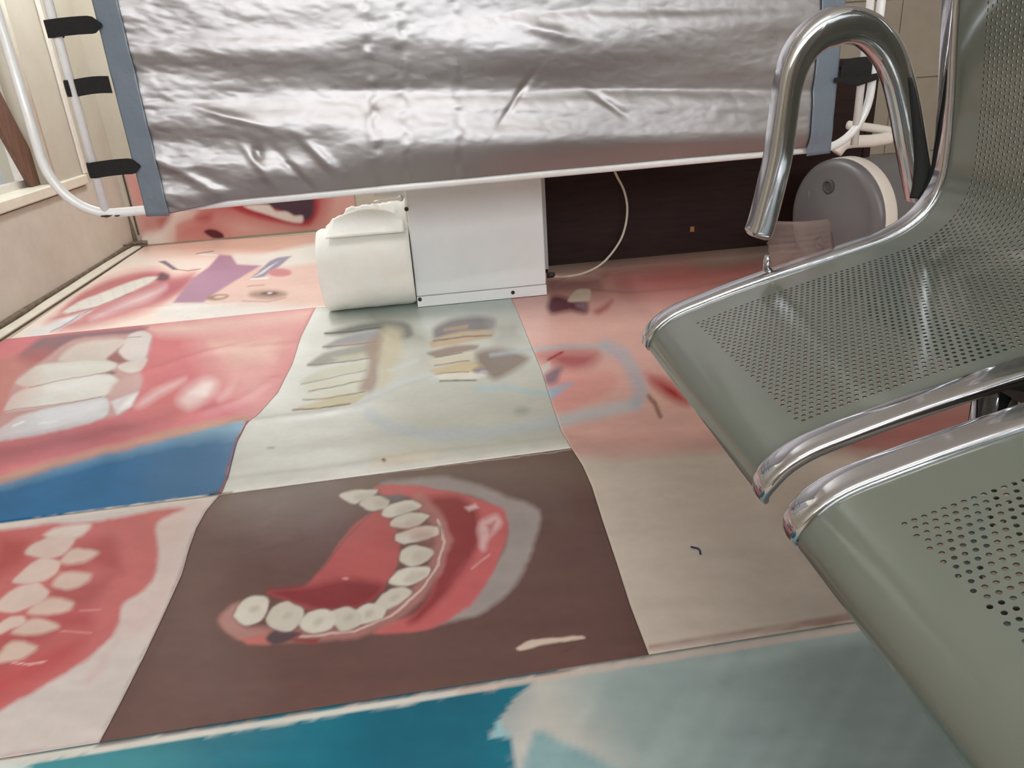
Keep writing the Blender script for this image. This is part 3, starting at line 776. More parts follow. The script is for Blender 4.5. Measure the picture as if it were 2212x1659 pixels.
# ---- left sheet with the closed denture
def paint_bite(p):
    p.frame(0, 1000, 2.517)
    p.poly([(850,330),(1100,200),(1000,420),(960,640),(820,900),(640,960),(700,780),(830,690),(860,500)], (214,188,184), 14, 0.8)
    p.poly([(-900,500),(0,368),(250,335),(500,325),(850,258),(1005,252),(860,325),(858,500),(835,640),(765,712),(672,770),(655,870),(605,950),(500,1052),(300,1182),(100,1292),(-900,1800)], (196,104,104), 4)
    p.poly([(0,400),(160,420),(120,560),(-60,640)], (178,78,78), 12)
    p.poly([(300,540),(480,430),(620,420),(660,600),(500,560),(400,600)], (172,76,76), 12, 0.9)
    p.poly([(270,690),(480,640),(600,620),(520,760),(380,790)], (170,78,78), 12, 0.8)
    p.poly([(100,900),(260,820),(480,800),(500,900),(330,930),(200,1000),(-40,1180),(-40,1000)], (172,72,76), 14, 0.85)
    p.poly([(-40,1180),(300,1000),(460,960),(380,1080),(100,1230),(-40,1280)], (186,80,84), 14)
    p.poly([(240,390),(350,345),(490,340),(440,400),(330,425)], (218,202,194), 4)
    U = (216,192,182); V = (214,186,174)
    for t in ([(128,492),(200,428),(330,395),(410,415),(350,500),(230,522)], [(72,652),(130,588),(220,520),(325,535),(322,590),(250,640),(150,662)],
              [(-30,800),(60,700),(200,655),(265,705),(220,765),(80,812),(0,815)], [(-60,930),(60,838),(130,835),(135,875),(60,905),(0,935)]):
        p.poly(t, U, 2.5)
    for t in ([(330,540),(400,470),(530,482),(500,522),(400,555)], [(285,668),(345,600),(490,598),(472,645),(380,692)],
              [(150,815),(260,738),(400,758),(372,802),(230,830)], [(65,925),(180,850),(325,890),(250,930),(130,942)], [(-40,1090),(60,975),(200,998),(130,1062),(40,1085)]):
        p.poly(t, V, 4)
    p.line([(60,1092),(150,1096),(240,1080)], 3, (236,200,196), 2); p.line([(330,920),(490,925)], 3, (222,150,150), 2, 0.8); p.line([(440,805),(540,800)],3,(224,150,150),2,0.7)
    p.poly([(460,1180),(560,1060),(640,960),(560,1120),(480,1200)], (206,176,172), 8, 0.7)
    p.frame(0,0,1)
    p.line([(-600,1222),(0,1136),(470,1072)], 10, (220,210,202), 4)
    p.line([(x-3, y) for x, y in EDGE56], 4, (150,120,112), 2, 0.5)
    p.line([(-600,1716),(0,1634),(214,1605)], 7, (196,178,176), 3)
sheet('printed_floor_sheet', [('f',-1.61,1.462),('f',-1.61,0.812)], EDGE56, 250, 180, 0.0024, paint_bite, (210,198,194),
      'vinyl floor sheet printed with a closed red denture on white, at the left edge')

# ---- nearest sheet: teal and pale blue
def paint_teal(p):
    p.poly([(-900,1500),(1150,1400),(1216,1456),(1170,1466),(1120,1500),(1078,1556),(1062,1594),(1098,1597),(1112,1740),(1100,2600),(-900,2600)], (16,112,134), 2.5)
    p.poly([(-900,1600),(300,1600),(420,1720),(200,2200),(-900,2300)], (70,150,158), 60, 0.8)
    p.poly([(800,1450),(1100,1480),(1060,1600),(1100,2200),(700,2200)], (6,92,116), 50, 0.7)
    p.poly([(1250,1430),(2600,1200),(2600,2400),(1500,2400),(1350,1700)], (156,174,174), 50, 0.9)
    p.poly([(1129,1680),(1157,1581),(1208,1600),(1323,1659),(1500,1760),(1400,2200),(1120,2200)], (140,172,176), 6)
    p.poly([(1080,1556),(1062,1594),(1096,1596),(1084,1560)], (150,196,204), 2)
    m = (p.px > 1150)
    n = vnoise((p.px + 0.55*p.py)/34., (p.py - 0.3*p.px)/400., 9)
    p.c *= np.where(m, 1 + 0.14*(n-0.5)*np.clip((p.px-1150)/150, 0, 1), 1)[:, None]
    n2 = vnoise((p.px + 0.2*p.py)/150., (p.py + .1*p.px)/60., 4)
    p.c *= (1 + 0.05*(n2-0.5))[:, None]
    p.poly([(-50,1650),(20,1640),(60,1650),(30,1720),(-50,1720)], (205,215,212), 8)
    top = [(-700,1742),(0,1641),(215,1611),(600,1552),(1000,1487),(1400,1421),(1860,1349),(2600,1235)]
    p.line([(x, y+8) for x, y in top[:5]], 17, (216,212,204), 1.8)
    p.line([(x, y+7) for x, y in top[4:]], 15, (206,190,180), 3)
    p.line([(x, y-1) for x, y in top[:6]], 2.5, (150,130,124), 1)
sheet('printed_floor_sheet', [('f',-1.61,0.806),('f',-1.61,0.25)], [('f',2.35,0.889),('f',2.35,0.20)], 420, 110, 0.0026, paint_teal, (196,194,188),
      'vinyl floor sheet printed in teal and pale blue, nearest the camera')

# ---- poster on the back wall
def wall_poster():
    nu, nv = 190, 90
    X0, X1, Z0, Z1 = XL + 0.045, -0.397, 0.012, 0.405
    uu, vv = np.meshgrid(np.linspace(X0, X1, nu), np.linspace(Z0, Z1, nv))
    X = uu.ravel(); Z = vv.ravel(); Y = np.full_like(X, YB - 0.006)
    px, py = project(np.stack([X, Y, Z], 1))
    p = Print(px, py, (206,158,148))
    p.frame(180, 340, 7.373)
    p.poly([(760,300),(960,300),(1000,720),(860,760)], (190,128,120), 18, 0.8)
    p.poly([(1390,830),(1850,830),(1740,960),(1560,1030),(1480,1080),(1440,1420),(920,1450),(980,1190),(1200,1150),(1320,1000)], (222,210,200), 4)
    p.poly([(960,880),(1380,870),(1330,1000),(1230,1130),(1180,1160),(960,1170)], (186,132,124), 10)
    p.poly([(1200,1000),(1370,880),(1330,1000),(1240,1100)], (156,84,78), 8)
    p.poly([(1700,900),(2100,860),(2300,1100),(2300,1350),(1500,1340),(1480,1090)], (186,112,106), 24, 0.9)
    p.poly([(1800,980),(1880,920),(2040,900),(2010,990),(1900,1010)], (160,66,64), 8)
    p.poly([(1920,1185),(2000,1142),(2120,1158),(2230,1225),(2230,1290),(2050,1285)], (84,24,30), 2)
    p.frame(200, 0, 2.765)
    p.poly([(600,1230),(900,1180),(1050,1160),(1400,1140),(1380,1290),(1280,1370),(1130,1350),(900,1310)], (172,82,82), 14, 0.9)
    p.poly([(830,1230),(1000,1205),(1330,1160),(1350,1250),(1290,1345),(1150,1335),(950,1290)], (156,50,54), 4)
    p.poly([(950,1225),(1310,1170),(1318,1280),(1270,1320),(1180,1280),(1060,1240)], (66,44,56), 4)
    p.poly([(905,1232),(1050,1225),(1092,1260),(1160,1265),(1205,1290),(1252,1290),(1250,1330),(1180,1325),(1050,1285)], (212,200,190), 2.5)
    p.poly([(900,1395),(1300,1375),(1560,1340),(1560,1430),(900,1440)], (190,142,130), 10, 0.8)
    col = np.clip(p.c*INK, .002, .9)
    me = bpy.data.meshes.new('printed_wall_poster')
    idx = np.arange(nu*nv).reshape(nv, nu)
    q = np.stack([idx[:-1, :-1], idx[:-1, 1:], idx[1:, 1:], idx[1:, :-1]], -1).reshape(-1, 4)
    ring = np.r_[idx[0, :], idx[1:, -1], idx[-1, -2::-1], idx[-2:0:-1, 0]]; nb = len(ring)
    vs = np.concatenate([np.stack([X, Y, Z], 1), np.stack([X[ring], np.full(nb, YB - 0.001), Z[ring]], 1)])
    k = np.arange(nb); sk = np.stack([ring[(k+1) % nb], ring[k], nu*nv + k, nu*nv + (k+1) % nb], -1)
    org = np.array([X.mean(), YB - 0.003, Z0])
    me.from_pydata((vs-org).tolist(), [], np.concatenate([q, sk]).tolist()); me.update()
    ca = me.color_attributes.new('print', 'FLOAT_COLOR', 'POINT')
    full = np.ones((len(vs), 4)); full[:nu*nv, :3] = col; full[nu*nv:, :3] = col[ring]*0.6
    ca.data.foreach_set('color', full.astype(np.float32).ravel())
    me.materials.append(MATS['poster_print'])
    o = bpy.data.objects.new('printed_wall_poster', me); COL.objects.link(o); o.location = org
    tag(o, 'poster with an open red mouth stuck low on the back wall under the screen', 'poster')
wall_poster()
# dark brown bead beside the poster in the room corner
MB().box((XL + 0.028, YB - 0.006, 0.07), (XL + 0.036, YB - 0.001, 0.41)).build('corner_bead', 'groove_brown', wall_back)

# ================================================================== PRIVACY SCREEN
RAILZ = 0.53
SL = on_z(225, 462, RAILZ); SR = on_z(1800, 318, RAILZ)
SD = SR - SL; SD[2] = 0; SLEN = np.linalg.norm(SD); SD /= SLEN
SN = np.array([SD[1], -SD[0], 0.0])           # towards the camera
if SN[1] > 0: SN = -SN
ZUP = np.array([0, 0, 1.0])
def scr(px, py, off=0.0):                      # photo -> (u, z) in the screen plane
    P = on_plane(px, py, SL + SN*off, SN); q = P - SL
    return q @ SD, P[2]
def sp(u, z, off=0.0): return SL + SD*u + SN*off + ZUP*(z - SL[2])
screen = empty('privacy_screen', (float(SL[0]), float(SL[1]), 0.0))
tag(screen, 'silver fabric privacy screen in a white tube frame with black straps', 'screen')
FTOP = 1.69; TOPZ = 1.72; TR = 0.0125
uA, _ = scr(55, 230); uC, _ = scr(166, 230); uE, _ = scr(1858, 200); uB, _ = scr(1896, 70)
RC = 0.14
def frame_path():
    pts = []
    pts.append(sp(uA, TOPZ - RC))
    pts.append(sp(uA, RAILZ + RC*1.25))
    for a in np.linspace(0, math.pi/2, 12):
        pts.append(sp(uA + RC - RC*math.cos(a), RAILZ + RC*1.15 - RC*1.15*math.sin(a)))
    for u in np.linspace(uA + RC + 0.1, uB - RC - 0.1, 10): pts.append(sp(u, RAILZ))
    for a in np.linspace(0, math.pi/2, 12):
        pts.append(sp(uB - RC + RC*math.sin(a), RAILZ + RC*1.15 - RC*1.15*math.cos(a)))
    pts.append(sp(uB, RAILZ + RC*1.25)); pts.append(sp(uB, TOPZ - RC))
    for a in np.linspace(0, math.pi/2, 12)[1:]:
        pts.append(sp(uB - RC + RC*math.cos(a), TOPZ - RC + RC*math.sin(a)))
    for a in np.linspace(0, math.pi/2, 12):
        pts.append(sp(uA + RC - RC*math.sin(a), TOPZ - RC + RC*math.cos(a)))
    return pts
fr = MB().sweep(frame_path(), TR, n=14, caps=True).build('outer_frame', 'frame_white', screen, smooth=True)
for u in (uC, uE):
    MB().sweep([sp(u, RAILZ), sp(u, TOPZ)], 0.0115, n=14).build('inner_upright', 'frame_white', screen, smooth=True)
# rusty chips at the welded joint
for (du, z, w_, h_) in ((-0.012, RAILZ - 0.004, 0.030, 0.008), (0.022, RAILZ - 0.006, 0.014, 0.005)):
    MB().sweep([sp(uC + du, z, 0.0105), sp(uC + du + w_*0.5, z - 0.001, 0.0112), sp(uC + du + w_, z, 0.0105)], [0.0015, h_*0.5, 0.0012], [0.001, 0.0022, 0.001], axis=SN, n=8).build('rust_chip', 'rust', fr, smooth=True)
# the frame hangs from the ceiling on two rods and is stayed to the left wall
for u in (uA + 0.3, uB - 0.3):
    MB().sweep([sp(u, TOPZ), sp(u, ZC)], 0.007, n=10).build('hanger_rod', 'frame_white', screen, smooth=True)
for z in (1.0, 1.55):
    a = sp(uA, z); MB().sweep([a, np.array([XL + 0.001, a[1] + 0.02, z])], 0.009, n=10).build('wall_stay', 'frame_white', screen, smooth=True)
# fabric
fuL, _ = scr(303, 190); fuR, _ = scr(1742, 230)
TCOLX = [350, 600, 850, 1100, 1400, 1740]
TILT = {350: [(470,-.25),(430,-.15),(400,.22),(362,-.2),(315,.3),(277,-.28),(247,.2),(210,.02),(165,.28),(126,-.3),(96,.22),(60,-.05),(20,.06),(-30,0)],
        600: [(440,-.35),(410,-.2),(385,-.12),(340,.28),(293,-.15),(240,.32),(200,.1),(135,-.34),(85,.27),(40,-.1),(0,.05),(-30,0)],
        850: [(410,-.35),(370,-.3),(325,.03),(290,.22),(245,.36),(200,.3),(185,-.1),(120,-.1),(60,0.02),(20,-.05),(-30,0)],
        1100: [(380,-.38),(335,-.28),(305,.05),(275,.36),(240,.16),(208,.38),(186,-.1),(150,-.32),(80,.1),(36,.08),(0,-.1),(-30,0)],
        1400: [(350,-.38),(310,-.2),(300,.1),(278,.36),(232,.14),(198,.42),(186,-.15),(125,-.34),(70,-.14),(48,.02),(30,.3),(14,-.1),(-20,0)],
        1740: [(330,-.36),(300,-.15),(288,.12),(275,.3),(238,.1),(205,.36),(190,-.15),(160,-.2),(135,.05),(70,-.3),(45,-.1),(25,.12),(-10,0)]}
def make_fabric():
    nu, nv = 330, 230
    zt = FTOP
    us = np.linspace(fuL - 0.004, fuR + 0.004, nu)
    ztop_dense = 1.05
    zs0 = np.linspace(0, 1, nv); 
    W = np.zeros((nv, nu)); ZZ = np.zeros((nv, nu))
    zb = RAILZ + 0.006
    tt = np.concatenate([np.linspace(0, 1, 175), 1 + np.linspace(0, 1, 56)[1:]])[:nv]
    for i, u in enumerate(us):
        P = sp(u, zb); px, py = project(P)
        bz = zb + 0.004 - 0.022*np.clip((fuL + 0.16 - u)/0.16, 0, 1)
        z = np.where(tt <= 1, bz + (ztop_dense-bz)*tt, ztop_dense + (zt-ztop_dense)*(tt-1))
        pts = SL[None] + SD[None]*u + ZUP[None]*(z - SL[2])[:, None]
        pxx, pyy = project(pts)
        pxm = float(pxx[0])
        k = np.searchsorted(TCOLX, pxm); k = min(max(k, 1), len(TCOLX)-1)
        a, b = TCOLX[k-1], TCOLX[k]; f = np.clip((pxm-a)/(b-a), 0, 1); f = f*f*(3-2*f)
        def tl(c):
            A = np.array(TILT[c])[::-1]
            return np.interp(pyy, A[:, 0], A[:, 1])
        ti = tl(a)*(1-f) + tl(b)*f
        ti = ti * (0.75 + 0.5*vnoise(np.full(nv, u*5.0), z*8, 21))
        dz = np.diff(z, prepend=z[0])
        w = np.cumsum(-ti*dz)
        # remove the drift so that the cloth stays in its plane
        vis = z < 1.14
        pf = np.polyfit(z[vis], w[vis], 3); w -= np.polyval(pf, np.minimum(z, 1.14))
        w *= np.clip((1.5 - z)/0.3, 0, 1)
        W[:, i] = w*1.05; ZZ[:, i] = z
    U2 = np.tile(us, (nv, 1))
    # fine crumples, strongest near the left hem
    def fb(x, y, s): return (vnoise(x, y, s)-.5) + .5*(vnoise(x*2.1, y*2.1, s+1)-.5) + .25*(vnoise(x*4.3, y*4.3, s+2)-.5)
    edge = np.exp(-(U2-fuL)/0.25)
    W += 0.0016*fb(U2*7+ZZ*5, ZZ*22-U2*3, 31)
    W += 0.0045*edge*fb(U2*18+ZZ*20, ZZ*30, 41)
    W += 0.0007*np.abs(fb(U2*16, ZZ*26+U2*7, 51))*2
    # puckers along the two stitched seams
    for cpx, s in ((800, 61), (868, 65), (985, 69)):
        uc, _z = scr(cpx, 180)
        W += 0.0035*np.exp(-((U2-uc-0.06*(ZZ-0.8))/0.02)**2)*(vnoise(U2*40, ZZ*42, s)-.4)*(1.6 if cpx < 900 else 1.0)
    # loose diagonal dents on the lower left
    for (cx_, cy_, ang, L_, wd, amp) in ((560,350,60,.06,.012,.006),(640,370,55,.07,.012,-.006),(700,340,50,.07,.014,.007),(500,250,20,.10,.012,.006),(420,380,35,.08,.014,.007),(1310,225,35,.06,.01,-.005),(1110,215,-50,.08,.008,-.004),(1180,70,15,.08,.015,.006),(560,330,90,.02,.012,-.006)):
        uc, zc = scr(cx_, cy_); ca, sa = math.cos(math.radians(-ang)), math.sin(math.radians(-ang))
        p1 = (U2-uc)*ca + (ZZ-zc)*sa; p2 = -(U2-uc)*sa + (ZZ-zc)*ca
        W += amp*np.exp(-(p1/L_)**2 - (p2/wd)**2)
    W += 0.012 - W.min() + 0.002*0
    # hug the rail at the lower hem
    W = np.maximum(W, 0.010)
    P = SL[None,None] + SD[None,None]*U2[...,None] + SN[None,None]*W[...,None] + ZUP[None,None]*(ZZ-SL[2])[...,None]
    return us, P, W, ZZ
us, FP, FW, FZ = make_fabric()
def grid_mesh(P, name, m, parent, thick=None):
    nv, nu = P.shape[:2]; mb = MB()
    idx = np.arange(nu*nv).reshape(nv, nu)
    q = np.stack([idx[:-1, :-1], idx[:-1, 1:], idx[1:, 1:], idx[1:, :-1]], -1).reshape(-1, 4)
    mb.v = [tuple(v) for v in P.reshape(-1, 3)]; mb.f = [tuple(map(int, f)) for f in q]
    o = mb.build(name, m, parent, smooth=True)
    if thick:
        s = o.modifiers.new('thickness', 'SOLIDIFY'); s.thickness = thick; s.offset = -1
    return o
grid_mesh(FP, 'fabric_panel', 'silver_fabric', screen, 0.0012)
# blue-grey hems on both sides
def hem(name, pxa, pxb, side):
    nv = 90; nu = 14
    P = np.zeros((nv, nu, 3))
    for j in range(nv):
        t = j/(nv-1); z = (RAILZ - 0.015) + (FTOP - RAILZ + 0.015)*t
        u0, u1 = pxa, pxb
        for i in range(nu):
            s = i/(nu-1); u = u0 + (u1-u0)*s
            zz = z
            jn = int(np.argmin(np.abs(FZ[:, 2 if side < 0 else -3] - zz)))
            wf = FW[jn, 2 if side < 0 else -3]
            blend = s if side < 0 else 1-s
            sc = 0.0
            off = 0.004 + (wf*0.95+0.006)*blend + 0.012*(1-blend) + 0.004*(vnoise(np.array([u*20+z*9]), np.array([z*24.]), 77)[0]-.5)
            P[j, i] = sp(u, zz, off)
    return grid_mesh(P, name, 'strip_blue_grey', screen, 0.0015)
huL, _ = scr(250, 190)
hem('side_hem', huL, fuL + 0.006, -1)
uR1, _ = scr(1800, 200)
hem('side_hem', fuR - 0.006, uR1, 1)
# black straps, each wrapped round an inner upright
def strap(pxa, pxb, pyc, hgt, u_tube, side, pointed):
    u0, zc = scr(pxa, pyc); u1, _ = scr(pxb, pyc)
    zc2 = zc
    n = 14; mb = MB(); hh = hgt/2
    front = []
    for i in range(n+1):
        t = i/n; u = u0 + (u1-u0)*t
        off = 0.013 + 0.012*t if side < 0 else 0.025 - 0.012*t
        front.append((u, off))
    vs = []; fs = []
    for i, (u, off) in enumerate(front):
        t = i/n; taper = 1.0
        tt = t if side < 0 else 1-t
        if pointed and tt > 0.84: taper = max(0.12, 1 - (tt-0.84)/0.16*0.88)
        dz = 0.004*math.sin(t*2.5)
        for s in (-1, 1):
            vs.append(sp(u, zc2 + dz + s*hh*taper, off + 0.003)); vs.append(sp(u, zc2 + dz + s*hh*taper, off))
    for i in range(n):
        a = i*4; b = a+4
        fs += [(a, b, b+2, a+2), (a+1, a+3, b+3, b+1), (a, a+1, b+1, b), (a+2, b+2, b+3, a+3)]
    fs += [(0, 2, 3, 1), (n*4, n*4+1, n*4+3, n*4+2)]
    mb.add(vs, fs)
    # loop round the tube
    loop = [sp(u_tube + 0.0145*math.sin(a)*(-1 if side < 0 else 1), zc2, 0.0145*math.cos(a)) for a in np.linspace(0, math.pi*1.4, 14)]
    mb.sweep(loop, 0.0012, hh*0.98, axis=ZUP, n=8)
    return mb.build('strap', 'strap_black', screen)
strap(104, 230, 64, 0.040, uC, -1, True)
strap(168, 247, 190, 0.040, uC, -1, False)
strap(204, 312, 367, 0.040, uC, -1, True)
strap(1806, 1876, 153, 0.060, uE, 1, False)
st2 = MB().sweep([sp(scr(1790,172)[0], scr(1790,172)[1], 0.030), sp(scr(1840,176)[0], scr(1840,176)[1], 0.032), sp(scr(1900,160)[0], scr(1900,160)[1], 0.026)], [0.006, 0.013, 0.008], 0.002, axis=SN, n=8).build('strap', 'strap_black', screen)

# ================================================================== WHITE CABINET
CXA, CXB, CYF = -0.064, 0.434, 2.77
cab = empty('white_cabinet', (float((CXA+CXB)/2), CYF + 0.12, 0.0))
tag(cab, 'white metal box cabinet on the floor between the paper roll and the dark desk', 'cabinet')
MB().box((CXA + 0.006, CYF + 0.008, 0.012), (CXB - 0.006, CYF + 0.26, 0.492), 0.004).build('body', 'cabinet_white', cab)
MB().box((CXA, CYF - 0.004, 0.044), (CXB, CYF + 0.006, 0.50), 0.003).build('front_panel', 'cabinet_white', cab)
MB().add([(CXA, CYF-0.006, 0.042), (CXB, CYF-0.006, 0.042), (CXB, CYF-0.009, 0.004), (CXA, CYF-0.009, 0.004), (CXA, CYF+0.01, 0.042), (CXB, CYF+0.01, 0.042), (CXB, CYF+0.01, 0.004), (CXA, CYF+0.01, 0.004)],
         [(3,2,1,0),(4,5,6,7),(0,1,5,4),(2,3,7,6),(1,2,6,5),(3,0,4,7)]).build('toe_flange', 'cabinet_white', cab)
for (px, py) in ((878, 452), (907, 647), (1108, 632)):
    c = on_y(px, py, CYF - 0.008)
    MB().lathe([(0.0075, 0.012), (0.0075, -0.001), (0.005, -0.003)], c, (0, 1, 0), 14).build('screw', 'screw_dark', cab, smooth=False)
for fx in (CXA + 0.05, CXB - 0.05):
    MB().box((fx - 0.02, CYF + 0.03, 0.0), (fx + 0.02, CYF + 0.22, 0.014)).build('foot', 'rubber_black', cab)
# bright hasp at the upper left edge
hp = MB()
h0 = on_y(806, 437, CYF + 0.03); h1 = on_y(858, 430, CYF + 0.03); h2 = on_y(866, 428, CYF + 0.012)
hp.sweep([h0, h0*0.5 + h1*0.5 + np.array([0,0,0.002]), h1, h2], [0.006, 0.006, 0.006, 0.012], n=10)
hp.build('latch_rod', 'hardware_bright', cab, smooth=True)
a = on_y(808, 421, CYF + 0.035); b = on_y(868, 418, CYF + 0.035)
MB().box((a[0], CYF + 0.03, a[2] - 0.006), (CXA + 0.008, CYF + 0.04, a[2] + 0.035)).build('latch_plate', 'cabinet_white', cab)

# ================================================================== PAPER ROLL
RX0, RX1 = -0.405, -0.068
RR = 0.155; RY = 2.845; RZ = RR + 0.003
roll = empty('paper_roll', ((RX0+RX1)/2, RY, 0.0))
tag(roll, 'thick white paper roll with a torn loose end, left of the white cabinet', 'paper roll')
rb = MB(); nA = 64; nX = 26
for i in range(nX+1):
    x = RX0 + (RX1-RX0)*i/nX
    e = min(i, nX-i)
    for k in range(nA):
        a = 2*math.pi*k/nA
        r = RR + 0.0016*(vnoise(np.array([i*0.35]), np.array([k*0.5]), 90)[0]-.5)*2 - (0.006 if e == 0 else 0.0)
        rb.v.append((x, RY + r*math.sin(a), RZ + r*math.cos(a)))
for i in range(nX):
    for k in range(nA):
        rb.f.append((i*nA+k, i*nA+(k+1) % nA, (i+1)*nA+(k+1) % nA, (i+1)*nA+k))
rb.f.append(tuple(range(nA))); rb.f.append(tuple(range(nX*nA, (nX+1)*nA))[::-1])
rb.build('roll_body', 'paper_white', roll, smooth=True, angle=50)
MB().sweep([(RX0 - 0.004, RY, RZ), (RX1 + 0.002, RY, RZ)], 0.03, n=24).build('core_tube', 'paper_edge', roll, smooth=True, angle=40)
# loose sheet rising behind the roll with a torn, diagonal edge
ls = MB(); nx, ny = 40, 14
tops = [(-0.400,.315),(-0.362,.325),(-0.345,.345),(-0.30,.362),(-0.288,.382),(-0.24,.384),(-0.16,.388),(-0.10,.397),(RX1+0.0,.400)]
tx = [t[0] for t in tops]; tz = [t[1] for t in tops]
for j in range(ny+1):
    for i in range(nx+1):
        x = -0.372 + (RX1 + 0.372)*i/nx
        zt = np.interp(x, tx, tz) + 0.006*(vnoise(np.array([i*0.8]), np.array([0.5]), 95)[0]-.5)*2
        z0 = RZ + RR - 0.02
        t = j/ny; z = z0 + (zt - z0)*t
        y = RY - 0.060 + 0.075*t**0.8 - 0.02*math.sin(3*t)*(x-RX0)/0.35
        ls.v.append((x, y, z))
for j in range(ny):
    for i in range(nx):
        a = j*(nx+1)+i; ls.f.append((a, a+1, a+nx+2, a+nx+1))
lo = ls.build('loose_sheet', 'paper_white', roll, smooth=True)
sm = lo.modifiers.new('thickness', 'SOLIDIFY'); sm.thickness = 0.0012
fl2 = MB(); n1, n2 = 24, 10
for j in range(n2+1):
    for i in range(n1+1):
        s = i/n1; t = j/n2
        x = -0.365 + 0.285*s
        # curled flap lying on the shoulder of the roll
        zz = RZ + RR*math.cos(0.55) + 0.006 + (0.055 + 0.030*math.sin(math.pi*min(1, s*1.05)))*t
        yy = RY - RR*math.sin(0.62) - 0.010 + 0.075*t + 0.012*math.sin(math.pi*t)
        x = x + 0.03*t*(1-s)
        fl2.v.append((x, yy, zz))
for j in range(n2):
    for i in range(n1):
        a = j*(n1+1)+i; fl2.f.append((a, a+1, a+n1+2, a+n1+1))
fo = fl2.build('torn_flap', 'paper_white', roll, smooth=True)
sm = fo.modifiers.new('thickness', 'SOLIDIFY'); sm.thickness = 0.0012

# ================================================================== DARK DESK
DX0, DX1, DY = 0.495, 1.885, 3.07
desk = empty('wooden_desk', ((DX0+DX1)/2, DY + 0.3, 0.0))
tag(desk, 'dark brown wooden desk with a closed front panel behind the screen', 'desk')
MB().box((DX0, DY, 0.036), (DX1 - 0.03, DY + 0.02, 0.735)).build('front_panel', 'wood_dark', desk)
MB().box((DX1 - 0.03, DY - 0.006, 0.0), (DX1, DY + 0.56, 0.735)).build('side_panel', 'wood_dark', desk)
MB().box((DX0 - 0.03, DY + 0.02, 0.0), (DX0, DY + 0.56, 0.735)).build('side_panel', 'wood_dark', desk)
MB().box((DX0 - 0.022, DY - 0.004, 0.024), (DX0 - 0.0005, DY + 0.02, 0.735)).build('edge_strip', 'edge_grey', desk)
MB().box((DX0 - 0.05, DY - 0.03, 0.735), (DX1 + 0.03, DY + 0.60, 0.762), 0.004).build('desk_top', 'wood_dark', desk)
c = on_y(1495, 495, DY); MB().box((c[0]-0.009, DY - 0.002, c[2]-0.011), (c[0]+0.009, DY + 0.0005, c[2]+0.011)).build('sticker', 'sticker', desk)
# cable hanging in front of the desk panel
cp = [on_y(x, y, DY - 0.045) for x, y in ((1268, 250), (1308, 320), (1330, 375), (1348, 412), (1355, 450), (1350, 492), (1335, 528), (1302, 568))]
cp[0][2] = 0.70; cp[0][1] = DY - 0.045
cp += [on_z(1262, 590, 0.006), on_z(1222, 598, 0.006), on_z(1203, 598, 0.02), on_z(1192, 594, 0.03)]
cable = empty('power_cable', tuple(map(float, (cp[-2][0], cp[-2][1], 0.0))))
tag(cable, 'cream power cable looping down the dark desk front to the floor', 'cable')
MB().sweep(spline(cp, 8), 0.0048, n=10).build('cord', 'cable_cream', cable, smooth=True)
MB().sweep([cp[-1] + np.array([0.012, 0, 0]), cp[-1], cp[-1] - np.array([0.02, 0, 0])], [0.008, 0.012, 0.012], n=12).build('plug', 'plug_dark', cable, smooth=True)

# ================================================================== GREY DRUM
dn = np.array([-0.965, -0.26, 0.0]); dn /= np.linalg.norm(dn)
DR = 0.215
dc = np.array([1.512, 2.62, DR + 0.012])
drum = empty('grey_drum', (float(dc[0] - dn[0]*0.15), float(dc[1] - dn[1]*0.15), 0.0))
tag(drum, 'grey round drum lying on its side with a white rim, behind the chrome armrest', 'drum')
MB().lathe([(DR-0.018, -0.36), (DR-0.008, -0.345), (DR-0.006, -0.05), (DR-0.008, -0.044)], dc, dn, 56).build('body', 'drum_grey', drum, smooth=True, angle=40)
MB().lathe([(DR-0.01, -0.060), (DR+0.004, -0.058), (DR+0.006, -0.052), (DR+0.006, -0.012), (DR+0.003, -0.006), (DR-0.01, -0.004)], dc, dn, 64).build('rim', 'plastic_white', drum, smooth=True, angle=50)
lid = MB().lathe([(DR-0.01, -0.008), (DR+0.003, -0.004), (DR+0.003, 0.012), (DR-0.010, 0.022), (DR*0.86, 0.026), (DR*0.80, 0.024), (DR*0.55, 0.034), (DR*0.2, 0.042), (0.01, 0.044)], dc, dn, 64).build('lid', 'drum_grey', drum, smooth=True, angle=60)
du = np.cross(ZUP, dn); du /= np.linalg.norm(du)
for (a, b, r) in ((-0.02, 0.12, 0.026), (-0.03, -0.09, 0.030)):
    c = dc + du*a + ZUP*b + dn*(0.030)
    MB().lathe([(r, 0.0), (r, 0.009), (r*0.75, 0.011), (r*0.6, 0.006)], c, dn, 24).build('lid_boss', 'drum_dark', lid, smooth=True, angle=40)
for (a, b) in ((-0.12, 0.07), (-0.01, 0.03)):
    c = dc + du*a + ZUP*b + dn*0.026
    MB().sweep([c - ZUP*0.025, c, c + ZUP*0.025], [0.004, 0.007, 0.004], 0.004, n=8).build('lid_rib', 'drum_grey', lid, smooth=True)
for s_ in (-1, 1):
    q = dc - dn*0.18 + du*0.10*s_
    MB().box((q[0]-0.03, q[1]-0.03, 0.0), (q[0]+0.03, q[1]+0.03, 0.045), 0.004).build('cradle_block', 'drum_dark', drum)
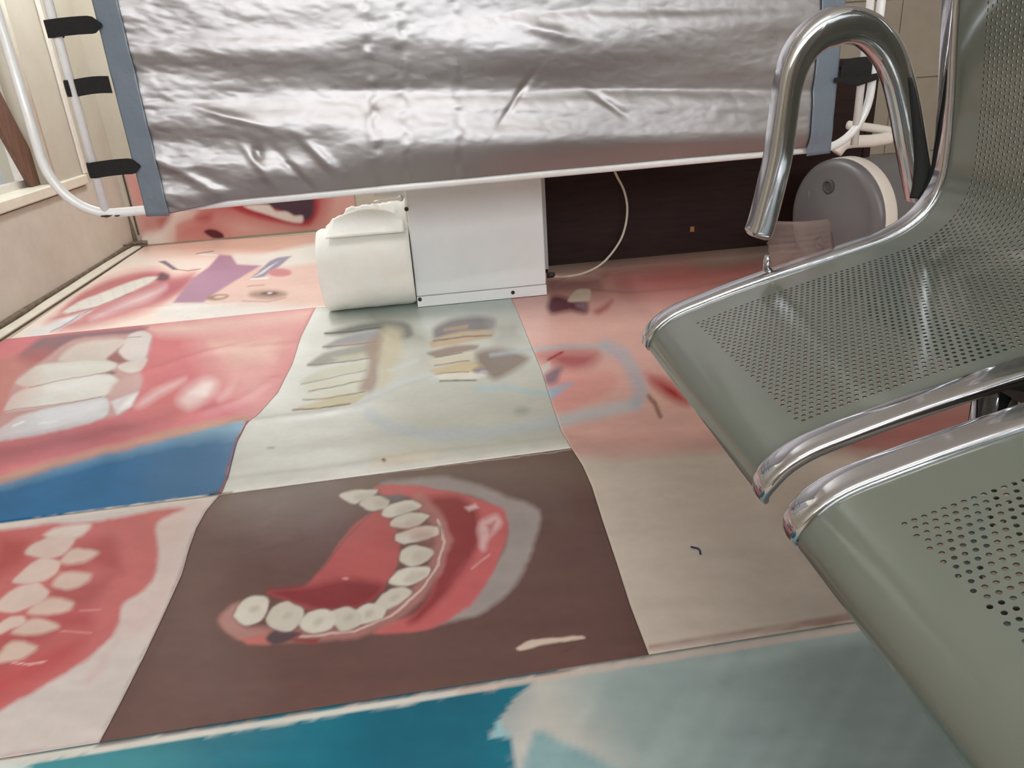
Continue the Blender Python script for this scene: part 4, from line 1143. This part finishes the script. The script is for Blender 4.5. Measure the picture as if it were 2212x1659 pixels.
# white carrying handle over the drum
hp1 = [on_y(x, y, 2.56) for x, y in ((1806, 330), (1822, 312), (1846, 306), (1884, 304), (1924, 298))]
hnd = MB().sweep(spline(hp1, 6), 0.021, n=12).build('handle', 'plastic_white', drum, smooth=True)
hp2 = [on_y(x, y, 2.66) for x, y in ((1832, 270), (1880, 276), (1926, 284), (1942, 292))]
MB().sweep(spline(hp2, 6), 0.015, n=12).build('handle_bar', 'plastic_white', hnd, smooth=True)
MB().sweep([on_y(1926, 297, 2.56), on_y(1942, 293, 2.66)], 0.013, n=12).build('handle_joint', 'plastic_white', hnd, smooth=True)

# ================================================================== WAITING BENCH
FZ0 = 0.40
BA = on_z(1394, 742, FZ0); BB = on_z(2090, 1659, FZ0)
be = BA - BB; be[2] = 0; be /= np.linalg.norm(be)
bv = np.array([be[1], -be[0], 0.0])
def bp_(v, e, z): return BA + bv*v + be*e + ZUP*z
bench = empty('waiting_bench', tuple(map(float, (bp_(0.3, -0.5, 0)[0], bp_(0.3, -0.5, 0)[1], 0.0))))
tag(bench, 'grey perforated metal waiting seats with chrome rails and a chrome hooped armrest', 'bench')
PROF = [(0.006,-0.006),(0.001,-0.004),(0.0,0.004),(0.004,0.018),(0.020,0.037),(0.045,0.052),(0.079,0.064),(0.130,0.080),(0.184,0.095),(0.245,0.111),(0.302,0.125),(0.345,0.136),(0.376,0.145),(0.408,0.160),(0.433,0.182),
        (0.448,0.210),(0.454,0.240),(0.453,0.286),(0.450,0.32),(0.447,0.352),(0.439,0.415),(0.432,0.475),(0.425,0.54),(0.419,0.60),(0.418,0.63),(0.424,0.648),(0.437,0.655)]
PP = spline(PROF, 10)
PD = np.r_[0, np.cumsum(np.linalg.norm(np.diff(PP, axis=0), axis=1))]
def prof_at(s): return np.interp(s, PD, PP[:, 0]), np.interp(s, PD, PP[:, 1])
S0 = float(PD[np.argmin(np.abs(PP[:, 0]-0.053) + (np.arange(len(PP)) > 90)*9)])
PS, PE_ = 0.0086, 0.00875
NC = 40; NRW = int((PD[-1] - 0.075 - S0)/PS)
E_FAR, E_NEAR = -0.022, -0.458
SEAT_SIDE = -1
def build_plate(name, eoff, parent):
    verts = []; key = {}; faces = []
    e_start = -0.080
    def epos(i):
        if i <= -1: return E_FAR
        if i >= 2*NC + 1: return E_NEAR
        return e_start - i*PE_/2
    nf = 16; nb_ = 6
    def spos(j):
        if j < 0: return S0*(1 + j/nf)
        if j > 2*NRW: return S0 + NRW*PS + (PD[-1]-S0-NRW*PS)*(j-2*NRW)/nb_
        return S0 + j*PS/2
    def V(i, j):
        k = (i, j)
        if k not in key:
            v, z = prof_at(spos(j)); p = bp_(v, epos(i) + eoff, z)
            key[k] = len(verts); verts.append(p)
        return key[k]
    rh = 0.0023
    for c in range(NC):
        i0 = 2*c
        off = c % 2
        if off:
            faces.append((V(i0,0), V(i0+1,0), V(i0+2,0), V(i0+2,1), V(i0+1,1), V(i0,1)))
        for k in range(NRW - off):
            j0 = 2*k + off
            ring = [V(i0,j0), V(i0+1,j0), V(i0+2,j0), V(i0+2,j0+1), V(i0+2,j0+2), V(i0+1,j0+2), V(i0,j0+2), V(i0,j0+1)]
            ec = epos(i0+1); scn = spos(j0+1); hole = []
            for a in (-135, -90, -45, 0, 45, 90, 135, 180):
                # ring order: (i0,j0) first -> e far side, s low
                ar = math.radians(a)
                de = -math.cos(ar)*0; 
                sa = scn + rh*math.sin(ar); ea = ec - rh*math.cos(ar)
                v, z = prof_at(sa); hole.append(len(verts)); verts.append(bp_(v, ea + eoff, z))
            for q in range(8):
                faces.append((ring[q], ring[(q+1) % 8], hole[(q+1) % 8], hole[q]))
        if off:
            j1 = 2*NRW
            faces.append((V(i0,j1-1), V(i0+1,j1-1), V(i0+2,j1-1), V(i0+2,j1), V(i0+1,j1), V(i0,j1)))
    for j in range(-nf, 2*NRW + nb_):
        faces.append((V(-1,j), V(0,j), V(0,j+1), V(-1,j+1)))
        faces.append((V(2*NC,j), V(2*NC+1,j), V(2*NC+1,j+1), V(2*NC,j+1)))
        if j < 0 or j >= 2*NRW:
            for i in range(0, 2*NC):
                faces.append((V(i,j), V(i+1,j), V(i+1,j+1), V(i,j+1)))
    mb = MB(); mb.v = [tuple(map(float, p)) for p in verts]; mb.f = faces
    o = mb.build(name, 'seat_enamel', parent, smooth=True)
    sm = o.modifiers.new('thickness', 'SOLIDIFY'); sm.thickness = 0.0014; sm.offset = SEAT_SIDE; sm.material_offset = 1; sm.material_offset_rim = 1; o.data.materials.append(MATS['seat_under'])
    es = o.modifiers.new('crisp', 'EDGE_SPLIT'); es.split_angle = math.radians(50)
    return o
RP, _ = resample(PP[4:], 90)
def rail(e_mid, name, parent):
    T = np.gradient(RP, axis=0); T /= np.linalg.norm(T, axis=1)[:, None]
    N = np.stack([-T[:, 1], T[:, 0]], 1)
    Q = RP + N*0.000
    pts = [bp_(q[0], e_mid, q[1]) for q in Q]
    ra = [0.008]*len(pts); rbb = [0.0175]*len(pts)
    for k, f in ((0, .45), (1, .75), (2, .93)): ra[k] *= f; rbb[k] *= f; ra[-1-k] *= f; rbb[-1-k] *= f
    return MB().sweep(pts, ra, rbb, axis=be, n=24, power=3.4).build(name, 'chrome', parent, smooth=True, angle=70)
for si in range(3):
    eo = -0.538*si
    plate = build_plate('seat_shell', eo, bench)
    rail(eo - 0.008, 'side_rail', bench)
    rail(eo - 0.472, 'side_rail', bench)
    # brackets below the seat that carry it on the beam
    for ee in (eo - 0.05, eo - 0.43):
        MB().sweep([bp_(0.24, ee, 0.098), bp_(0.37, ee, 0.055), bp_(0.415, ee, 0.148)], 0.008, 0.018, axis=be, n=10, power=3).build('bracket', 'seat_steel', bench)
MB().sweep([bp_(0.38, -0.02, 0.040), bp_(0.38, -1.58, 0.040)], 0.022, 0.022, n=16, axis=bv, power=5).build('beam', 'seat_steel', bench)
for ee in (-0.30, -1.30):
    leg = MB().sweep([bp_(0.38, ee, 0.025), bp_(0.39, ee, -FZ0 + 0.05)], 0.020, 0.026, axis=be, n=16, power=3).build('leg', 'chrome', bench, smooth=True)
    MB().sweep([bp_(0.29, ee, -FZ0 + 0.02), bp_(0.33, ee, -FZ0 + 0.04), bp_(0.39, ee, -FZ0 + 0.055), bp_(0.46, ee, -FZ0 + 0.04), bp_(0.54, ee, -FZ0 + 0.02)], 0.014, 0.022, axis=be, n=14).build('foot_bar', 'chrome', leg, smooth=True)
    for vv_ in (0.30, 0.53):
        MB().lathe([(0.020, 0.0), (0.020, 0.012), (0.012, 0.018)], bp_(vv_, ee, -FZ0), (0, 0, 1), 16).build('foot_pad', 'rubber_black', leg)
# armrest: one flattened chrome tube bent into a hoop beyond the far rail
AO = 0.045
def arm_pt(px, py):
    return on_plane(px, py, BA + be*AO, be)
apx = [(1634,512),(1643,488),(1656,440),(1678,347),(1690,265),(1700,193),(1714,140),(1738,98),(1778,66),(1828,54),(1876,68),(1914,108),(1938,165),(1955,235),(1968,310),(1980,375),(1990,425)]
ap = spline([arm_pt(*p) for p in apx], 6)
na = len(ap); tt = np.linspace(0, 1, na)
ra = np.interp(tt, [0, .03, .1, .3, .45, .52, .6, .75, 1], [.013, .020, .0195, .0185, .024, .0275, .024, .0195, .0195])
rbv = np.interp(tt, [0, .03, .1, .3, .5, .7, 1], [.016, .023, .023, .023, .026, .023, .023])
arm = MB().sweep(ap, list(ra), list(rbv), axis=be, n=28, power=3.4).build('armrest', 'chrome', bench, smooth=True, angle=75)
# black plug that joins the rear of the hoop to the seat
e0 = np.array(ap[-1]); 
def arm_pt2(px, py): return on_plane(px, py, BA + be*(AO - 0.024), be)
slp = spline([arm_pt2(*p) for p in ((1966,168),(1974,215),(1982,280),(1989,345),(1992,390),(1989,425))], 5)
nsl = len(slp); tsl = np.linspace(0, 1, nsl)
MB().sweep(slp, list(np.interp(tsl, [0,.2,.5,.8,1], [.002,.005,.008,.015,.018])), list(np.interp(tsl, [0,.2,1], [.002,.006,.010])), axis=be, n=12).build('armrest_sleeve', 'rubber_black', arm, smooth=True)
# clear ribbed bracket under the front end of the hoop
cb = MB(); nU, nW = 40, 18
corner = [(1652,476),(1800,470),(1802,560),(1668,600)]
C4 = [on_plane(x, y, BA + be*0.05, be) for x, y in corner]
for j in range(nW+1):
    for i in range(nU+1):
        s = i/nU; t = j/nW
        s2 = s
        if s > 0.86: pass
        P = (C4[0]*(1-s)+C4[1]*s)*(1-t) + (C4[3]*(1-s)+C4[2]*s)*t
        rnd = max(0, (s-0.86)/0.14)
        P = P - ZUP*(0.028*rnd**2.2*(1-t)) 
        P = P + be*(0.0045*math.sin(t*52.0) - 0.03*math.sin(math.pi*s)*0.6)
        cb.v.append(tuple(P))
for j in range(nW):
    for i in range(nU):
        a = j*(nU+1)+i; cb.f.append((a, a+1, a+nU+2, a+nU+1))
co = cb.build('clear_bracket', 'clear_plastic', bench, smooth=True)
sm = co.modifiers.new('thickness', 'SOLIDIFY'); sm.thickness = 0.003
MB().lathe([(0.006, 0), (0.006, 0.02), (0.004, 0.026)], bp_(0.20, 0.012, 0.100), (0, 0, 1), 14).build('bolt', 'chrome', bench, smooth=True)
# ================================================================== BOARD OUTSIDE, SMALL LITTER
b1, b2, b3 = (on_x(x, y, XL - 0.05) for x, y in ((99,386),(68,392),(12,220)))
b1[2] = b2[2] = SILL1 + 0.001
bdir = (b3 - b1)/np.linalg.norm(b3 - b1)
bo = [b1, b2, b2 + bdir*0.62 - np.array([0, 0.03, 0]), b1 + bdir*0.62]
mbp = MB(); bx = np.array([0.022, 0, 0])
vs = [p for p in bo] + [p - bx for p in bo]
mbp.add(vs, [(0,1,2,3),(7,6,5,4),(0,4,5,1),(1,5,6,2),(2,6,7,3),(3,7,4,0)])
ob = mbp.build('wooden_board', 'plank_wood', origin=tuple(map(float, bo[1])))
tag(ob, 'brown wooden board leaning on the sill of the window at the far left', 'board')

# ceiling fluorescent fitting over the near part of the room
LA = np.array([-0.55, -0.35, 2.45]); LB = np.array([0.95, -0.35, 2.45])
lamp = empty('ceiling_light', tuple(map(float, (LA+LB)/2)))
tag(lamp, 'long ceiling fluorescent fitting over the near part of the room', 'ceiling light')
ld = (LB-LA)/np.linalg.norm(LB-LA)
MB().sweep([LA - ld*0.03 + ZUP*0.065, LB + ld*0.03 + ZUP*0.065], 0.028, 0.05, axis=np.cross(ld, ZUP), n=16, power=6).build('housing', 'trim_white', lamp)
MB().sweep([LA, LB], 0.014, n=14).build('tube', 'tube_light', lamp, smooth=True)
for q in (LA, LB):
    MB().sweep([q - ld*0.012, q + ld*0.012], 0.02, n=14).build('holder', 'plastic_white', lamp)
    MB().sweep([q, q + ZUP*0.05], 0.010, n=8).build('holder', 'plastic_white', lamp)
for q in (LA*0.8+LB*0.2, LA*0.2+LB*0.8):
    MB().sweep([q + ZUP*0.08, np.array([q[0], q[1], ZC])], 0.006, n=8).build('hanger', 'trim_white', lamp)

# second fitting behind the screen, over the far left corner
LA2 = np.array([-0.95, 3.05, 2.22]); LB2 = LA2 + np.array([0.3, 1.21, 0]); ld = (LB2-LA2)/np.linalg.norm(LB2-LA2)
lamp2 = empty('ceiling_light', tuple(map(float, (LA2+LB2)/2)))
tag(lamp2, 'ceiling fluorescent fitting over the far left corner by the pier', 'ceiling light')
MB().sweep([LA2 - ld*0.03 + ZUP*0.065, LB2 + ld*0.03 + ZUP*0.065], 0.028, 0.05, axis=np.cross(ld, ZUP), n=16, power=6).build('housing', 'trim_white', lamp2)
MB().sweep([LA2, LB2], 0.014, n=14).build('tube', 'tube_light_bright', lamp2, smooth=True)
for q in (LA2, LB2):
    MB().sweep([q - ld*0.012, q + ld*0.012], 0.02, n=14).build('holder', 'plastic_white', lamp2)
    MB().sweep([q, q + ZUP*0.05], 0.010, n=8).build('holder', 'plastic_white', lamp2)
for q in (LA2*0.8+LB2*0.2, LA2*0.2+LB2*0.8):
    MB().sweep([q + ZUP*0.08, np.array([q[0], q[1], ZC])], 0.006, n=8).build('hanger', 'trim_white', lamp2)

# scrap of blue thread lying on the beige part of the floor
tp = [on_z(a, b, 0.0042) for a, b in ((1492,1181),(1500,1183),(1508,1185),(1512,1190),(1513,1197))]
th = MB().sweep(spline(tp, 5), 0.0016, n=8).build('thread_scrap', 'thread_blue', smooth=True, origin=tuple(map(float, tp[2])))
tag(th, 'tiny bent scrap of dark blue thread on the beige floor print', 'thread')
